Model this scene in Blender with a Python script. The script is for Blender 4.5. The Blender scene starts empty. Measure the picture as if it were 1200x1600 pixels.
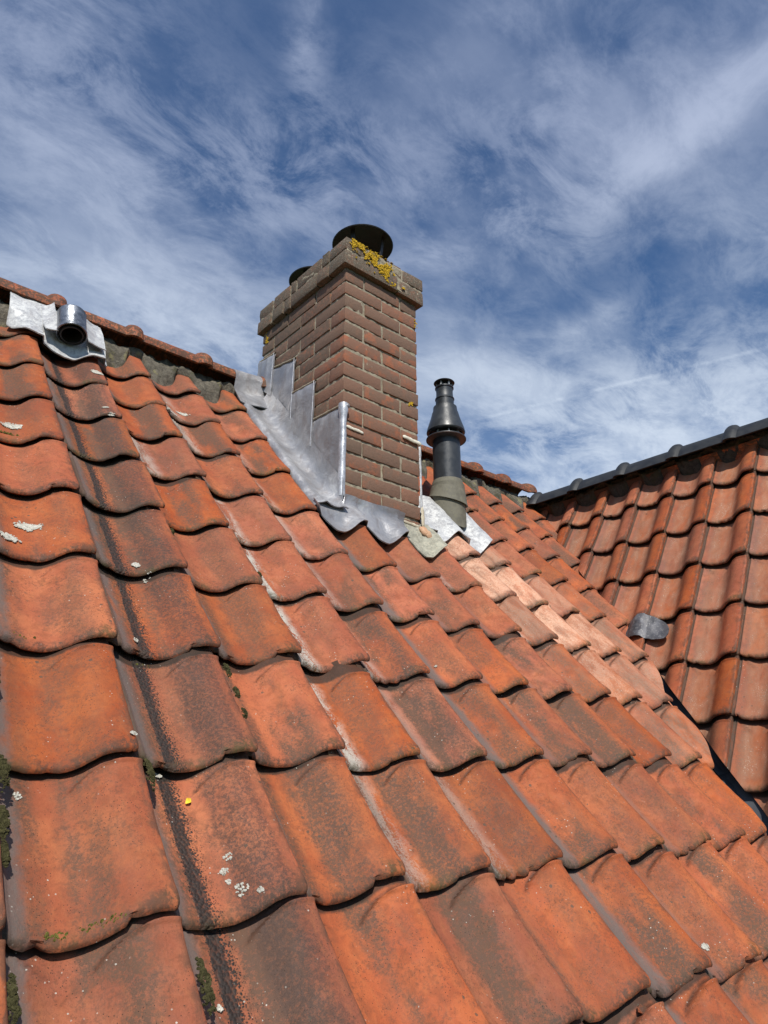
import bpy, bmesh, math, random
from mathutils import Vector, Matrix, noise
R = math.radians
sc = bpy.context.scene
COL = sc.collection

# ------------------------------------------------------------------ camera, sky, sun, exposure
S = 0.225                         # metres per roof unit (one tile cover width)
CAM = Vector((0, 0, 6.5))
YAW, PITCH, ROLL = 0.8510087855943064, 0.35220569036808425, -0.0012337783216596985
FPX = 1096.2428
F = Vector((math.cos(YAW) * math.cos(PITCH), math.sin(YAW) * math.cos(PITCH), math.sin(PITCH)))
RT = Vector((math.sin(YAW), -math.cos(YAW), 0))
UP = RT.cross(F)
RT2 = RT * math.cos(ROLL) + UP * math.sin(ROLL)
UP2 = -RT * math.sin(ROLL) + UP * math.cos(ROLL)
cd = bpy.data.cameras.new('camera')
cam = bpy.data.objects.new('camera', cd)
COL.objects.link(cam)
sc.camera = cam
m = Matrix((RT2, UP2, -F)).transposed().to_4x4()
m.translation = CAM
cam.matrix_world = m
cd.sensor_fit = 'VERTICAL'
cd.sensor_height = 36.0
cd.lens = 36.0 * FPX / 1600
cd.clip_start = 0.02
cd.clip_end = 3000
SUN = Vector((-1.6, -2.45, 3.3)).normalized()
ELEV = math.asin(SUN.z)
AZ = math.atan2(SUN.x, SUN.y)
sl = bpy.data.lights.new('sun', 'SUN')
sl.energy = 5.0
sl.angle = R(0.55)
sl.color = (1.0, 0.95, 0.87)
so = bpy.data.objects.new('sun', sl)
COL.objects.link(so)
so.rotation_euler = SUN.to_track_quat('Z', 'Y').to_euler()
sc.view_settings.view_transform = 'Standard'
sc.view_settings.look = 'None'
sc.view_settings.exposure = 0.0
sc.view_settings.gamma = 1.0
sc.view_settings.use_curve_mapping = False


class NT:
    """small helper for node trees"""
    def __init__(s, tree):
        s.t = tree; s.n = tree.nodes; s.l = tree.links

    def put(s, inp, v):
        if v is None: return
        if isinstance(v, bpy.types.NodeSocket): s.l.new(v, inp)
        elif isinstance(v, (tuple, list, Vector)):
            v = tuple(v)
            if inp.type == 'RGBA' and len(v) == 3: v += (1,)
            inp.default_value = v
        else: inp.default_value = v

    def math(s, op, a, b=None, c=None, clamp=False):
        n = s.n.new('ShaderNodeMath'); n.operation = op; n.use_clamp = clamp
        s.put(n.inputs[0], a); s.put(n.inputs[1], b); s.put(n.inputs[2], c)
        return n.outputs[0]

    def vm(s, op, a, b=None, scale=None):
        n = s.n.new('ShaderNodeVectorMath'); n.operation = op
        s.put(n.inputs[0], a); s.put(n.inputs[1], b)
        if scale is not None: s.put(n.inputs['Scale'], scale)
        return n.outputs['Value'] if op in ('DOT_PRODUCT', 'LENGTH', 'DISTANCE') else n.outputs[0]

    def noise(s, vec, scale, detail=4, rough=0.55, dist=0.0, color=False):
        n = s.n.new('ShaderNodeTexNoise')
        s.put(n.inputs['Vector'], vec); n.inputs['Scale'].default_value = scale
        n.inputs['Detail'].default_value = detail; n.inputs['Roughness'].default_value = rough
        n.inputs['Distortion'].default_value = dist
        return n.outputs['Color'] if color else n.outputs['Fac']

    def voro(s, vec, scale, feature='F1', out='Distance', rnd=1.0):
        n = s.n.new('ShaderNodeTexVoronoi'); n.feature = feature
        s.put(n.inputs['Vector'], vec); n.inputs['Scale'].default_value = scale
        n.inputs['Randomness'].default_value = rnd
        return n.outputs[out]

    def mix(s, f, a, b, blend='MIX'):
        n = s.n.new('ShaderNodeMix'); n.data_type = 'RGBA'; n.blend_type = blend; n.clamp_factor = True
        s.put(n.inputs[0], f); s.put(n.inputs[6], a); s.put(n.inputs[7], b)
        return n.outputs[2]

    def ss(s, x, lo, hi, a=0.0, b=1.0):
        """smoothstep map"""
        n = s.n.new('ShaderNodeMapRange'); n.interpolation_type = 'SMOOTHSTEP'; n.clamp = True
        s.put(n.inputs[0], x); n.inputs[1].default_value = lo; n.inputs[2].default_value = hi
        n.inputs[3].default_value = a; n.inputs[4].default_value = b
        return n.outputs[0]

    def attr(s, name):
        n = s.n.new('ShaderNodeAttribute'); n.attribute_type = 'OBJECT'; n.attribute_name = name
        return n.outputs['Fac']

    def bump(s, h, strength=0.3, dist=0.002, nrm=None):
        n = s.n.new('ShaderNodeBump'); n.inputs['Strength'].default_value = strength
        n.inputs['Distance'].default_value = dist; s.put(n.inputs['Height'], h); s.put(n.inputs['Normal'], nrm)
        return n.outputs[0]


def build_world():
    w = bpy.data.worlds.new('World'); sc.world = w; w.use_nodes = True
    t = NT(w.node_tree); t.n.clear()
    sky = t.n.new('ShaderNodeTexSky'); sky.sky_type = 'NISHITA'; sky.sun_disc = False
    sky.sun_elevation = ELEV; sky.sun_rotation = AZ
    sky.air_density = 1.0; sky.dust_density = 0.6; sky.ozone_density = 2.5
    tc = t.n.new('ShaderNodeTexCoord').outputs['Generated']
    v = t.vm('NORMALIZE', tc)
    wob = t.noise(v, 3.5, 5, 0.6, color=True)
    wob = t.vm('SUBTRACT', wob, (0.5, 0.5, 0.5))
    vd = t.vm('ADD', v, t.vm('SCALE', wob, scale=0.16))
    sep = t.n.new('ShaderNodeSeparateXYZ'); t.put(sep.inputs[0], v)
    zz = t.math('MAXIMUM', t.math('ADD', sep.outputs[2], 0.14), 0.05)
    cb = t.n.new('ShaderNodeCombineXYZ')
    t.put(cb.inputs[0], t.math('DIVIDE', sep.outputs[0], zz)); t.put(cb.inputs[1], t.math('DIVIDE', sep.outputs[1], zz))
    p = cb.outputs[0]
    mp = t.n.new('ShaderNodeMapping'); t.put(mp.inputs[0], p)
    mp.inputs['Rotation'].default_value = (0, 0, R(-18)); mp.inputs['Scale'].default_value = (1.0, 1.5, 1)
    pm = mp.outputs[0]
    n1 = t.noise(pm, 1.7, 12, 0.62, 0.12)
    n2 = t.noise(pm, 6.0, 12, 0.70, 0.45)
    n3 = t.noise(p, 0.8, 5, 0.5, 0.2)
    # cloud masses: direction, tilt, half sizes, weight
    B = [((0.081, 0.673, 0.736), -20, .22, .14, .55), ((0.154, 0.688, 0.709), -35, .20, .09, .55),
         ((0.075, 0.84, 0.55), -32, .10, .05, .95), ((0.229, 0.794, 0.563), -20, .12, .045, .75),
         ((0.349, 0.748, 0.565), -15, .16, .06, .7), ((0.370, 0.590, 0.72), 5, .17, .07, .75),
         ((0.420, 0.564, 0.715), 20, .12, .05, .4), ((0.308, 0.498, 0.811), -68, .075, .020, .95),
         ((0.606, 0.333, 0.723), 10, .20, .09, .85), ((0.682, 0.215, 0.700), 24, .15, .024, 1.25),
         ((0.662, 0.285, 0.693), 20, .20, .05, .5), ((0.559, 0.508, 0.655), 18, .16, .03, .5),
         ((0.812, 0.408, 0.418), 8, .30, .10, 1.05), ((0.854, 0.299, 0.427), 6, .20, .06, .6),
         ((0.669, 0.547, 0.503), -20, .14, .05, .65), ((0.715, 0.427, 0.554), 0, .06, .02, .55),
         ((0.49, 0.30, 0.82), 12, .30, .05, .35), ((0.78, 0.20, 0.60), -15, .16, .07, .45),
         ((0.5, 0.7, 0.5), 0, .30, .10, .45)]
    acc = None
    for c, ang, r1, r2, amp in B:
        c = Vector(c).normalized(); rt = c.cross(Vector((0, 0, 1))).normalized(); up = rt.cross(c)
        a = R(ang); e1 = (rt * math.cos(a) + up * math.sin(a)) / r1; e2 = (-rt * math.sin(a) + up * math.cos(a)) / r2
        q = t.n.new('ShaderNodeCombineXYZ')
        t.put(q.inputs[0], t.vm('DOT_PRODUCT', vd, e1)); t.put(q.inputs[1], t.vm('DOT_PRODUCT', vd, e2))
        g = t.math('POWER', 2.718, t.math('MULTIPLY', t.vm('DOT_PRODUCT', q.outputs[0], q.outputs[0]), -1.0))
        g = t.math('MULTIPLY', g, t.math('GREATER_THAN', t.vm('DOT_PRODUCT', v, c), 0.0))
        g = t.math('MULTIPLY', g, amp)
        acc = g if acc is None else t.math('ADD', acc, g)
    # the sky out of view carries the same thin cirrus
    cf = t.vm('DOT_PRODUCT', v, F)
    acc = t.math('ADD', acc, t.ss(cf, 0.80, 0.5, 0.0, 0.35))
    tex = t.math('ADD', t.math('MULTIPLY', t.ss(n1, 0.36, 0.66), 0.82), t.math('MULTIPLY', t.ss(n2, 0.40, 0.66), 0.50))
    base = t.math('MULTIPLY', t.ss(n3, 0.35, 0.7), 0.13)
    D = t.math('ADD', t.math('MULTIPLY', t.math('ADD', acc, 0.10), tex), base)
    D = t.math('SUBTRACT', 1.0, t.math('POWER', 2.718, t.math('MULTIPLY', D, -1.15)))
    # two old contrails: great-circle bands
    for a, b, wd, am in (((0.8398, 0.2441, 0.4849), (0.7613, 0.4367, 0.4792), .0018, .14),):
        a = Vector(a); b = Vector(b); nn = a.cross(b).normalized()
        dd = t.math('ABSOLUTE', t.vm('DOT_PRODUCT', v, nn))
        band = t.ss(dd, 0.0, wd * 2.2, am, 0.0)
        mid = (a + b).normalized()
        band = t.math('MULTIPLY', band, t.ss(t.vm('DOT_PRODUCT', v, mid), 0.94, 0.985))
        D = t.math('ADD', D, t.math('MULTIPLY', band, t.ss(n2, 0.3, 0.6)))
    D = t.math('MINIMUM', t.math('MAXIMUM', D, 0.0), 0.93)
    b1 = t.n.new('ShaderNodeBackground'); b1.inputs[1].default_value = SKY_K
    t.put(b1.inputs[0], t.mix(1.0, sky.outputs[0], (0.66, 1.00, 1.30), 'MULTIPLY'))
    b2 = t.n.new('ShaderNodeBackground'); b2.inputs[1].default_value = 1.0
    lowf = t.ss(sep.outputs[2], 0.45, 0.75)
    t.put(b2.inputs[0], t.mix(lowf, (0.70, 0.79, 0.92), (0.45, 0.52, 0.70)))
    mx = t.n.new('ShaderNodeMixShader'); t.put(mx.inputs[0], D)
    t.l.new(b1.outputs[0], mx.inputs[1]); t.l.new(b2.outputs[0], mx.inputs[2])
    o = t.n.new('ShaderNodeOutputWorld'); t.l.new(mx.outputs[0], o.inputs[0])


SKY_K = 0.082
build_world()

# ------------------------------------------------------------------ materials
def material(name):
    mt = bpy.data.materials.new(name); mt.use_nodes = True
    t = NT(mt.node_tree); b = t.n['Principled BSDF']
    tc = t.n.new('ShaderNodeTexCoord').outputs['Object']
    oi = t.n.new('ShaderNodeObjectInfo').outputs['Random']
    sh = t.n.new('ShaderNodeCombineXYZ')
    t.put(sh.inputs[0], t.math('MULTIPLY', oi, 37.0)); t.put(sh.inputs[1], t.math('MULTIPLY', oi, 91.0)); t.put(sh.inputs[2], t.math('MULTIPLY', oi, 53.0))
    P = t.vm('ADD', tc, sh.outputs[0])
    return mt, t, b, tc, P, oi


def mat_tile(name='terracotta_tile', scatter=0.0):
    mt, t, b, tc, P, oi = material(name)
    sx = t.n.new('ShaderNodeSeparateXYZ'); t.put(sx.inputs[0], tc)
    x = t.math('ADD', t.math('DIVIDE', sx.outputs[0], S), 1.0)        # 0..1 across the tile
    y = t.math('DIVIDE', sx.outputs[1], S)
    st = t.n.new('ShaderNodeMapping'); t.put(st.inputs[0], P); st.inputs['Scale'].default_value = (1.0, 0.35, 1.0)
    PS = st.outputs[0]                                                # streaked along the fall
    big = t.noise(P, 9, 5, 0.6); med = t.noise(P, 34, 6, 0.65, 0.4); fine = t.noise(P, 240, 4, 0.7)
    grit = t.noise(P, 620, 3, 0.6)
    strk = t.noise(PS, 24, 6, 0.6, 0.6); strk2 = t.noise(PS, 70, 5, 0.65, 0.4)
    xw = t.math('ADD', x, t.math('MULTIPLY', t.math('SUBTRACT', med, 0.5), 0.16))   # wobbled across
    c = t.mix(t.ss(big, 0.35, 0.65), (0.345, 0.080, 0.026), (0.455, 0.126, 0.038))
    c = t.mix(t.ss(oi, 0.0, 1.0, 0.0, 0.45), c, (0.370, 0.080, 0.028))
    hs = t.n.new('ShaderNodeHueSaturation')
    t.put(hs.inputs['Value'], t.math('ADD', 0.80, t.math('MULTIPLY', t.math('FRACT', t.math('MULTIPLY', oi, 17.3)), 0.32)))
    t.put(hs.inputs['Saturation'], t.math('ADD', 0.90, t.math('MULTIPLY', t.math('FRACT', t.math('MULTIPLY', oi, 7.7)), 0.12)))
    t.put(hs.inputs['Color'], c); c = hs.outputs[0]
    mot = t.noise(P, 150, 7, 0.80, 0.2)
    lowp = t.n.new('ShaderNodeMapping'); t.put(lowp.inputs[0], P); lowp.inputs['Scale'].default_value = (1.0, 0.42, 1.0)
    soft = t.noise(lowp.outputs[0], 11, 4, 0.55, 0.3)
    # faint mottling, rubbed paler streaks
    c = t.mix(t.math('MULTIPLY', t.ss(med, 0.47, 0.64), 0.42), c, (0.215, 0.064, 0.030))
    c = t.mix(t.math('MULTIPLY', t.math('MULTIPLY', t.ss(mot, 0.50, 0.58), t.ss(t.noise(P, 22, 4, 0.6), 0.40, 0.60)), 0.50), c, (0.120, 0.052, 0.030))
    c = t.mix(t.math('MULTIPLY', t.ss(strk2, 0.50, 0.72), 0.30), c, (0.42, 0.150, 0.056))
    # granular weathering: sharp pepper everywhere, gathered in patches
    dk = t.attr('dark')
    r29 = t.math('FRACT', t.math('MULTIPLY', oi, 29.1)); r41 = t.math('FRACT', t.math('MULTIPLY', oi, 41.7))
    wgr = t.math('MULTIPLY', t.ss(mot, 0.40, 0.56, 0.45, 1.0), t.ss(grit, 0.38, 0.58, 0.70, 1.0))
    bandA = t.math('MULTIPLY', t.ss(xw, 0.04, 0.16), t.ss(xw, 0.34, 0.22))
    bandB = t.math('MULTIPLY', t.ss(xw, 0.36, 0.50), t.ss(xw, 0.92, 0.66))
    bands = t.math('ADD', t.math('MULTIPLY', bandA, t.math('ADD', 0.25, t.math('MULTIPLY', r41, 0.7))), t.math('MULTIPLY', bandB, t.math('ADD', 0.42, t.math('MULTIPLY', r29, 0.85))))
    amt = t.math('ADD', t.math('MULTIPLY', t.ss(soft, 0.36, 0.56), 1.15), t.math('MULTIPLY', dk, 0.5))
    wea = t.math('MULTIPLY', t.math('MULTIPLY', bands, amt), wgr, clamp=True)
    c = t.mix(t.math('MULTIPLY', wea, t.math('SUBTRACT', 0.95, t.math('MULTIPLY', t.attr('dust'), 0.55))), c, t.mix(med, (0.075, 0.040, 0.027), (0.150, 0.088, 0.056)))
    b2 = t.math('MULTIPLY', t.ss(xw, 0.50, 0.60), t.ss(xw, 0.97, 0.86))
    wea2 = t.math('MULTIPLY', b2, t.math('MULTIPLY', t.ss(strk, 0.25, 0.60, 0.5, 1.0), wgr))
    c = t.mix(t.math('MULTIPLY', wea2, t.math('MULTIPLY', t.math('SUBTRACT', dk, 0.35, clamp=True), 1.4), clamp=True), c, t.mix(fine, (0.045, 0.028, 0.023), (0.095, 0.056, 0.043)))
    pit = t.voro(P, 210)
    c = t.mix(t.math('MULTIPLY', t.math('LESS_THAN', pit, 0.16), t.ss(t.noise(P, 20, 3, 0.5), 0.48, 0.56)), c, (0.045, 0.026, 0.018))
    # dusty grey pan with pale specks
    du_ = t.attr('dust')
    dpan = t.math('MULTIPLY', t.ss(xw, 0.06, 0.2), t.ss(xw, 0.66, 0.5))
    c = t.mix(t.math('MULTIPLY', t.math('MULTIPLY', dpan, t.ss(strk, 0.3, 0.6, 0.35, 1.0)), du_, clamp=True), c, t.mix(mot, (0.300, 0.150, 0.090), (0.420, 0.250, 0.165)))
    dsp = t.math('MULTIPLY', t.math('MULTIPLY', dpan, t.ss(fine, 0.56, 0.62)), t.ss(strk, 0.50, 0.62))
    c = t.mix(t.math('MULTIPLY', t.math('MULTIPLY', dsp, du_), 1.2, clamp=True), c, (0.56, 0.48, 0.38))
    # grimy speckle
    spk = t.math('MULTIPLY', t.ss(fine, 0.56, 0.68), t.ss(t.noise(P, 16, 4, 0.6), 0.45, 0.65))
    c = t.mix(t.math('MULTIPLY', spk, 0.55), c, (0.085, 0.05, 0.035))
    # grey left margin: dirt film plus painted shade of the neighbour's roll
    gy = t.attr('grey')
    gb = t.math('MULTIPLY', t.ss(x, 0.0, 0.05), t.ss(xw, 0.50, 0.38))
    gb = t.math('MULTIPLY', gb, t.math('ADD', t.math('MULTIPLY', t.math('MULTIPLY', t.ss(strk, 0.28, 0.50, 0.35, 1.0), t.ss(xw, 0.21, 0.10)), t.math('SUBTRACT', 0.95, t.math('MULTIPLY', du_, 1.4), clamp=True)), t.math('MULTIPLY', gy, t.ss(strk2, 0.3, 0.55, 0.7, 1.0))), clamp=True)
    c = t.mix(t.math('MULTIPLY', gb, 0.85), c, t.mix(mot, (0.085, 0.082, 0.078), (0.165, 0.155, 0.14)))
    joint_shade = t.math('MULTIPLY', t.ss(x, 0.050, 0.028), t.ss(strk2, 0.25, 0.5, 0.55, 1.0))  # dark joint gap: its shade painted in along with grime
    c = t.mix(t.math('MULTIPLY', joint_shade, 0.88), c, t.mix(mot, (0.035, 0.028, 0.022), (0.10, 0.075, 0.055)))
    # black crusted soot run
    so_ = t.attr('soot')
    xs = t.math('ADD', x, t.math('MULTIPLY', t.math('SUBTRACT', strk, 0.5), 0.10))
    cen_s = t.math('SUBTRACT', xs, t.math('ADD', 0.265, t.math('MULTIPLY', y, 0.01)))
    cen = t.math('ABSOLUTE', cen_s)
    cell = t.voro(P, 165, rnd=1.0)
    cell2 = t.voro(P, 300, rnd=1.0)
    right = t.math('MULTIPLY', t.math('MAXIMUM', cen_s, 0.0), 1.0)
    left = t.math('MAXIMUM', t.math('MULTIPLY', cen_s, -1.0), 0.0)
    thr = t.math('ADD', t.math('MULTIPLY', right, 3.6), t.math('MULTIPLY', left, 11.0))
    cr1 = t.math('LESS_THAN', t.math('ADD', cell, thr), 0.70)
    cr2 = t.math('LESS_THAN', t.math('ADD', cell2, t.math('MULTIPLY', thr, 1.0)), 0.78)
    core = t.math('MULTIPLY', t.ss(cell, 0.66, 0.52, 0.80, 1.0), t.ss(t.math('ADD', t.math('MULTIPLY', right, 1.0), t.math('MULTIPLY', left, 2.0)), 0.075, 0.050))
    crust = t.math('MAXIMUM', t.math('MAXIMUM', cr1, t.math('MULTIPLY', cr2, 0.85)), core)
    crust = t.math('MULTIPLY', t.math('MULTIPLY', crust, t.ss(strk2, 0.22, 0.36, 0.6, 1.0)), so_, clamp=True)
    halo = t.math('MULTIPLY', t.ss(t.math('SUBTRACT', cen, 0.04), 0.16, 0.03), t.math('MULTIPLY', so_, 0.5))
    c = t.mix(t.math('MULTIPLY', halo, t.ss(mot, 0.4, 0.6)), c, (0.07, 0.055, 0.035))
    c = t.mix(t.math('MULTIPLY', crust, 0.95), c, t.mix(mot, (0.010, 0.010, 0.011), (0.048, 0.043, 0.038)))
    # lime crust in the pan
    lm = t.attr('lime')
    lx = t.math('MULTIPLY', t.ss(xw, 0.02, 0.16), t.ss(xw, 0.46, 0.26))
    ln = t.math('ADD', t.math('MULTIPLY', strk, 0.6), t.math('MULTIPLY', fine, 0.42))
    lmf = t.math('MULTIPLY', lx, t.ss(ln, 0.44, 0.53)); lmf = t.math('MULTIPLY', lmf, lm, clamp=True)
    c = t.mix(lmf, c, t.mix(fine, (0.34, 0.32, 0.27), (0.62, 0.59, 0.52)))
    # pale mineral bloom below the lead apron
    bl = t.attr('bleach')
    blf = t.math('MULTIPLY', t.ss(t.math('ADD', t.math('MULTIPLY', strk, 0.9), t.math('MULTIPLY', mot, 0.35)), 0.48, 0.72, 0.35, 1.0), t.ss(x, -0.02, 0.3, 0.75, 1.0))
    blf = t.math('MULTIPLY', blf, t.ss(y, 0.02, 0.16, 0.35, 1.0))
    c = t.mix(t.math('MULTIPLY', blf, t.math('MULTIPLY', bl, 0.80), clamp=True), c, t.mix(t.ss(mot, 0.4, 0.6), (0.62, 0.33, 0.21), (0.74, 0.47, 0.33)))
    ga = t.n.new('ShaderNodeAttribute'); ga.attribute_name = 'groove_shade'
    c = t.mix(t.math('MULTIPLY', ga.outputs['Fac'], t.ss(strk2, 0.25, 0.55, 0.45, 0.9)), c, (0.070, 0.036, 0.024))  # shade of the shoulder groove painted as a dark line
    head_shade = t.ss(t.math('ADD', y, t.math('MULTIPLY', t.math('SUBTRACT', med, 0.5), 0.06)), 1.235, 1.275)  # tile head: dirt plus the shadow slit under the lip, painted black
    c = t.mix(t.math('MULTIPLY', head_shade, 0.85), c, (0.030, 0.024, 0.018))
    # lichen specks
    lv = t.voro(P, 95); lm2 = t.ss(t.noise(P, 13, 3, 0.5), 0.53, 0.66)
    spots = t.math('MULTIPLY', t.math('LESS_THAN', t.math('ADD', lv, t.math('MULTIPLY', fine, 0.35)), 0.285), lm2)
    c = t.mix(t.math('MULTIPLY', spots, 0.8), c, (0.52, 0.49, 0.42))
    lv3 = t.voro(P, 38); lm3 = t.ss(t.noise(P, 7, 2, 0.5), 0.55, 0.60)
    sp3 = t.math('MULTIPLY', t.math('LESS_THAN', t.math('ADD', lv3, t.math('MULTIPLY', med, 0.5)), 0.36), lm3)
    c = t.mix(t.math('MULTIPLY', sp3, 0.75), c, (0.075, 0.062, 0.045))
    # grime and a touch of algae on the lip and the free edge of the roll
    lw = t.math('ADD', t.math('MULTIPLY', t.ss(xw, 0.66, 0.92), 0.07), 0.0)
    lip = t.math('MULTIPLY', t.ss(t.math('SUBTRACT', t.math('ADD', y, t.math('MULTIPLY', t.math('SUBTRACT', med, 0.5), 0.26)), lw), 0.115, 0.0), t.ss(t.math('ADD', t.math('MULTIPLY', strk2, 0.5), t.math('MULTIPLY', mot, 0.5)), 0.42, 0.54, 0.12, 1.0))
    c = t.mix(t.math('MULTIPLY', lip, 0.75), c, t.mix(t.ss(big, 0.45, 0.7), (0.060, 0.040, 0.028), (0.075, 0.065, 0.022)))
    edg = t.math('MULTIPLY', t.ss(xw, 0.90, 1.0), t.ss(strk2, 0.40, 0.56))
    c = t.mix(t.math('MULTIPLY', edg, 0.70), c, (0.085, 0.05, 0.035))
    c = t.mix(t.math('MULTIPLY', t.ss(grit, 0.35, 0.65), 0.20), c, t.mix(1.0, c, (0.62, 0.58, 0.55), 'MULTIPLY'))
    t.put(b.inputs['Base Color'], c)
    t.put(b.inputs['Roughness'], t.ss(med, 0.3, 0.7, 0.58, 0.80))
    b.inputs['Specular IOR Level'].default_value = 0.22
    h = t.math('ADD', t.math('MULTIPLY', fine, 0.35), t.math('MULTIPLY', med, 0.9))
    h = t.math('ADD', h, t.math('MULTIPLY', grit, 0.16))
    h = t.math('ADD', h, t.math('MULTIPLY', crust, t.math('SUBTRACT', 1.6, t.math('MULTIPLY', cell, 2.2))))
    h = t.math('ADD', h, t.math('MULTIPLY', mot, 0.5))
    h = t.math('ADD', h, t.math('MULTIPLY', lmf, 0.5))
    t.put(b.inputs['Normal'], t.bump(h, 0.75, 0.0022))
    return mt


def mat_brick(name='old_brick', cap=False):
    mt, t, b, tc, P, oi = material(name)
    o2 = t.math('FRACT', t.math('MULTIPLY', oi, 13.7)); o3 = t.math('FRACT', t.math('MULTIPLY', oi, 57.3))
    big = t.noise(P, 18, 5, 0.65); med = t.noise(P, 60, 6, 0.7, 0.5); fine = t.noise(P, 330, 4, 0.7)
    c = t.mix(o2, (0.150, 0.094, 0.063), (0.195, 0.100, 0.064))
    c = t.mix(t.ss(o3, 0.60, 1.0, 0, 0.38), c, (0.27, 0.105, 0.058))
    red = t.math('MULTIPLY', t.ss(big, 0.50, 0.64), t.ss(o3, 0.3, 0.9, 0.15, 1.0))
    c = t.mix(t.math('MULTIPLY', red, 0.75), c, (0.34, 0.105, 0.045))
    c = t.mix(t.math('MULTIPLY', t.ss(med, 0.5, 0.7), 0.5), c, (0.125, 0.080, 0.055))
    c = t.mix(t.math('MULTIPLY', t.ss(fine, 0.60, 0.70), 0.45), c, (0.42, 0.34, 0.25))
    if cap:
        c = t.mix(t.ss(med, 0.36, 0.60, 0.35, 0.92), c, t.mix(fine, (0.060, 0.050, 0.034), (0.135, 0.112, 0.078)))
        cv = t.voro(P, 150)
        c = t.mix(t.math('MULTIPLY', t.math('LESS_THAN', cv, 0.25), 0.7), c, (0.34, 0.31, 0.25))
    else:
        c = t.mix(t.math('MULTIPLY', t.attr('grime_shade'), t.ss(med, 0.35, 0.55)), c, (0.105, 0.074, 0.052))  # grime, and the left face's shade, mixed into the brick colour
    t.put(b.inputs['Base Color'], c)
    t.put(b.inputs['Roughness'], 0.88)
    h = t.math('ADD', t.math('MULTIPLY', fine, 0.4), t.math('MULTIPLY', med, 1.0))
    t.put(b.inputs['Normal'], t.bump(h, 0.8, 0.0035))
    return mt


def mat_mortar(name, ca, cb_, bump=0.006, moss=0.0, ylw=0.0):
    mt, t, b, tc, P, oi = material(name)
    big = t.noise(P, 9, 5, 0.65); med = t.noise(P, 50, 6, 0.75, 0.3); fine = t.noise(P, 300, 4, 0.7)
    c = t.mix(t.ss(med, 0.3, 0.7), ca, cb_)
    c = t.mix(t.math('MULTIPLY', t.ss(fine, 0.55, 0.7), 0.4), c, tuple(x * 1.6 for x in cb_))
    c = t.mix(t.math('MULTIPLY', t.ss(t.voro(P, 130), 0.30, 0.14), 0.5), c, tuple(x * .35 for x in ca))
    if moss: c = t.mix(t.math('MULTIPLY', t.ss(big, 0.50, 0.64), moss), c, (0.055, 0.055, 0.022))
    if ylw: c = t.mix(t.math('MULTIPLY', t.ss(t.noise(P, 14, 4, 0.6), 0.58, 0.66), ylw), c, (0.38, 0.34, 0.12))
    t.put(b.inputs['Base Color'], c); t.put(b.inputs['Roughness'], 0.95)
    h = t.math('ADD', t.math('MULTIPLY', med, 1.0), t.math('MULTIPLY', fine, 0.3))
    t.put(b.inputs['Normal'], t.bump(h, 0.9, bump))
    return mt


def mat_lead(name='sheet_lead', pale=0.0):
    mt, t, b, tc, P, oi = material(name)
    big = t.noise(P, 6, 5, 0.6, 0.8); med = t.noise(P, 26, 6, 0.65, 1.0); fine = t.noise(P, 160, 5, 0.7)
    st = t.n.new('ShaderNodeMapping'); t.put(st.inputs[0], P); st.inputs['Scale'].default_value = (3.0, 3.0, 0.5)
    sk = t.noise(st.outputs[0], 9, 6, 0.7, 0.6)
    c = t.mix(t.ss(big, 0.35, 0.65), (0.250, 0.252, 0.268), (0.38, 0.376, 0.388))
    c = t.mix(t.math('MULTIPLY', t.ss(sk, 0.45, 0.7), 0.55), c, (0.215, 0.180, 0.165))
    wh = t.math('MULTIPLY', t.ss(t.math('ADD', t.math('MULTIPLY', med, 0.4), t.math('MULTIPLY', big, 0.6)), 0.52, 0.68), 0.45)
    if pale: wh = t.math('MULTIPLY', t.ss(t.math('ADD', t.math('MULTIPLY', med, 0.6), t.math('MULTIPLY', fine, 0.4)), 0.40, 0.58, 0.25, 1.0), pale + .35, clamp=True)
    c = t.mix(wh, c, t.mix(fine, (0.44, 0.45, 0.45), (0.70, 0.70, 0.68)))
    c = t.mix(t.math('MULTIPLY', t.ss(fine, 0.58, 0.72), 0.35), c, (0.62, 0.62, 0.60))
    t.put(b.inputs['Base Color'], c)
    b.inputs['Metallic'].default_value = 0.40 if not pale else 0.1
    t.put(b.inputs['Roughness'], t.ss(med, 0.3, 0.7, 0.30, 0.55))
    h = t.math('ADD', t.math('MULTIPLY', med, 0.35), t.math('MULTIPLY', big, 2.2))
    t.put(b.inputs['Normal'], t.bump(h, 0.75, 0.005))
    return mt


def mat_plain(name, col, rough=0.6, var=0.25, scale=20, spec=0.5, metal=0.0, bump=0.0006, spots=None):
    mt, t, b, tc, P, oi = material(name)
    n = t.noise(P, scale, 6, 0.65, 0.3)
    c = t.mix(t.ss(n, 0.3, 0.7), tuple(x * (1 - var) for x in col), tuple(min(1, x * (1 + var)) for x in col))
    if spots:
        c = t.mix(t.ss(t.noise(P, scale * 4, 5, 0.7), 0.55, 0.66), c, spots)
    t.put(b.inputs['Base Color'], c)
    t.put(b.inputs['Roughness'], t.ss(n, 0.3, 0.7, max(0.05, rough - .1), min(1, rough + .1)))
    b.inputs['Specular IOR Level'].default_value = spec; b.inputs['Metallic'].default_value = metal
    t.put(b.inputs['Normal'], t.bump(t.noise(P, scale * 9, 4, 0.6), 0.6, bump))
    return mt


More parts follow.
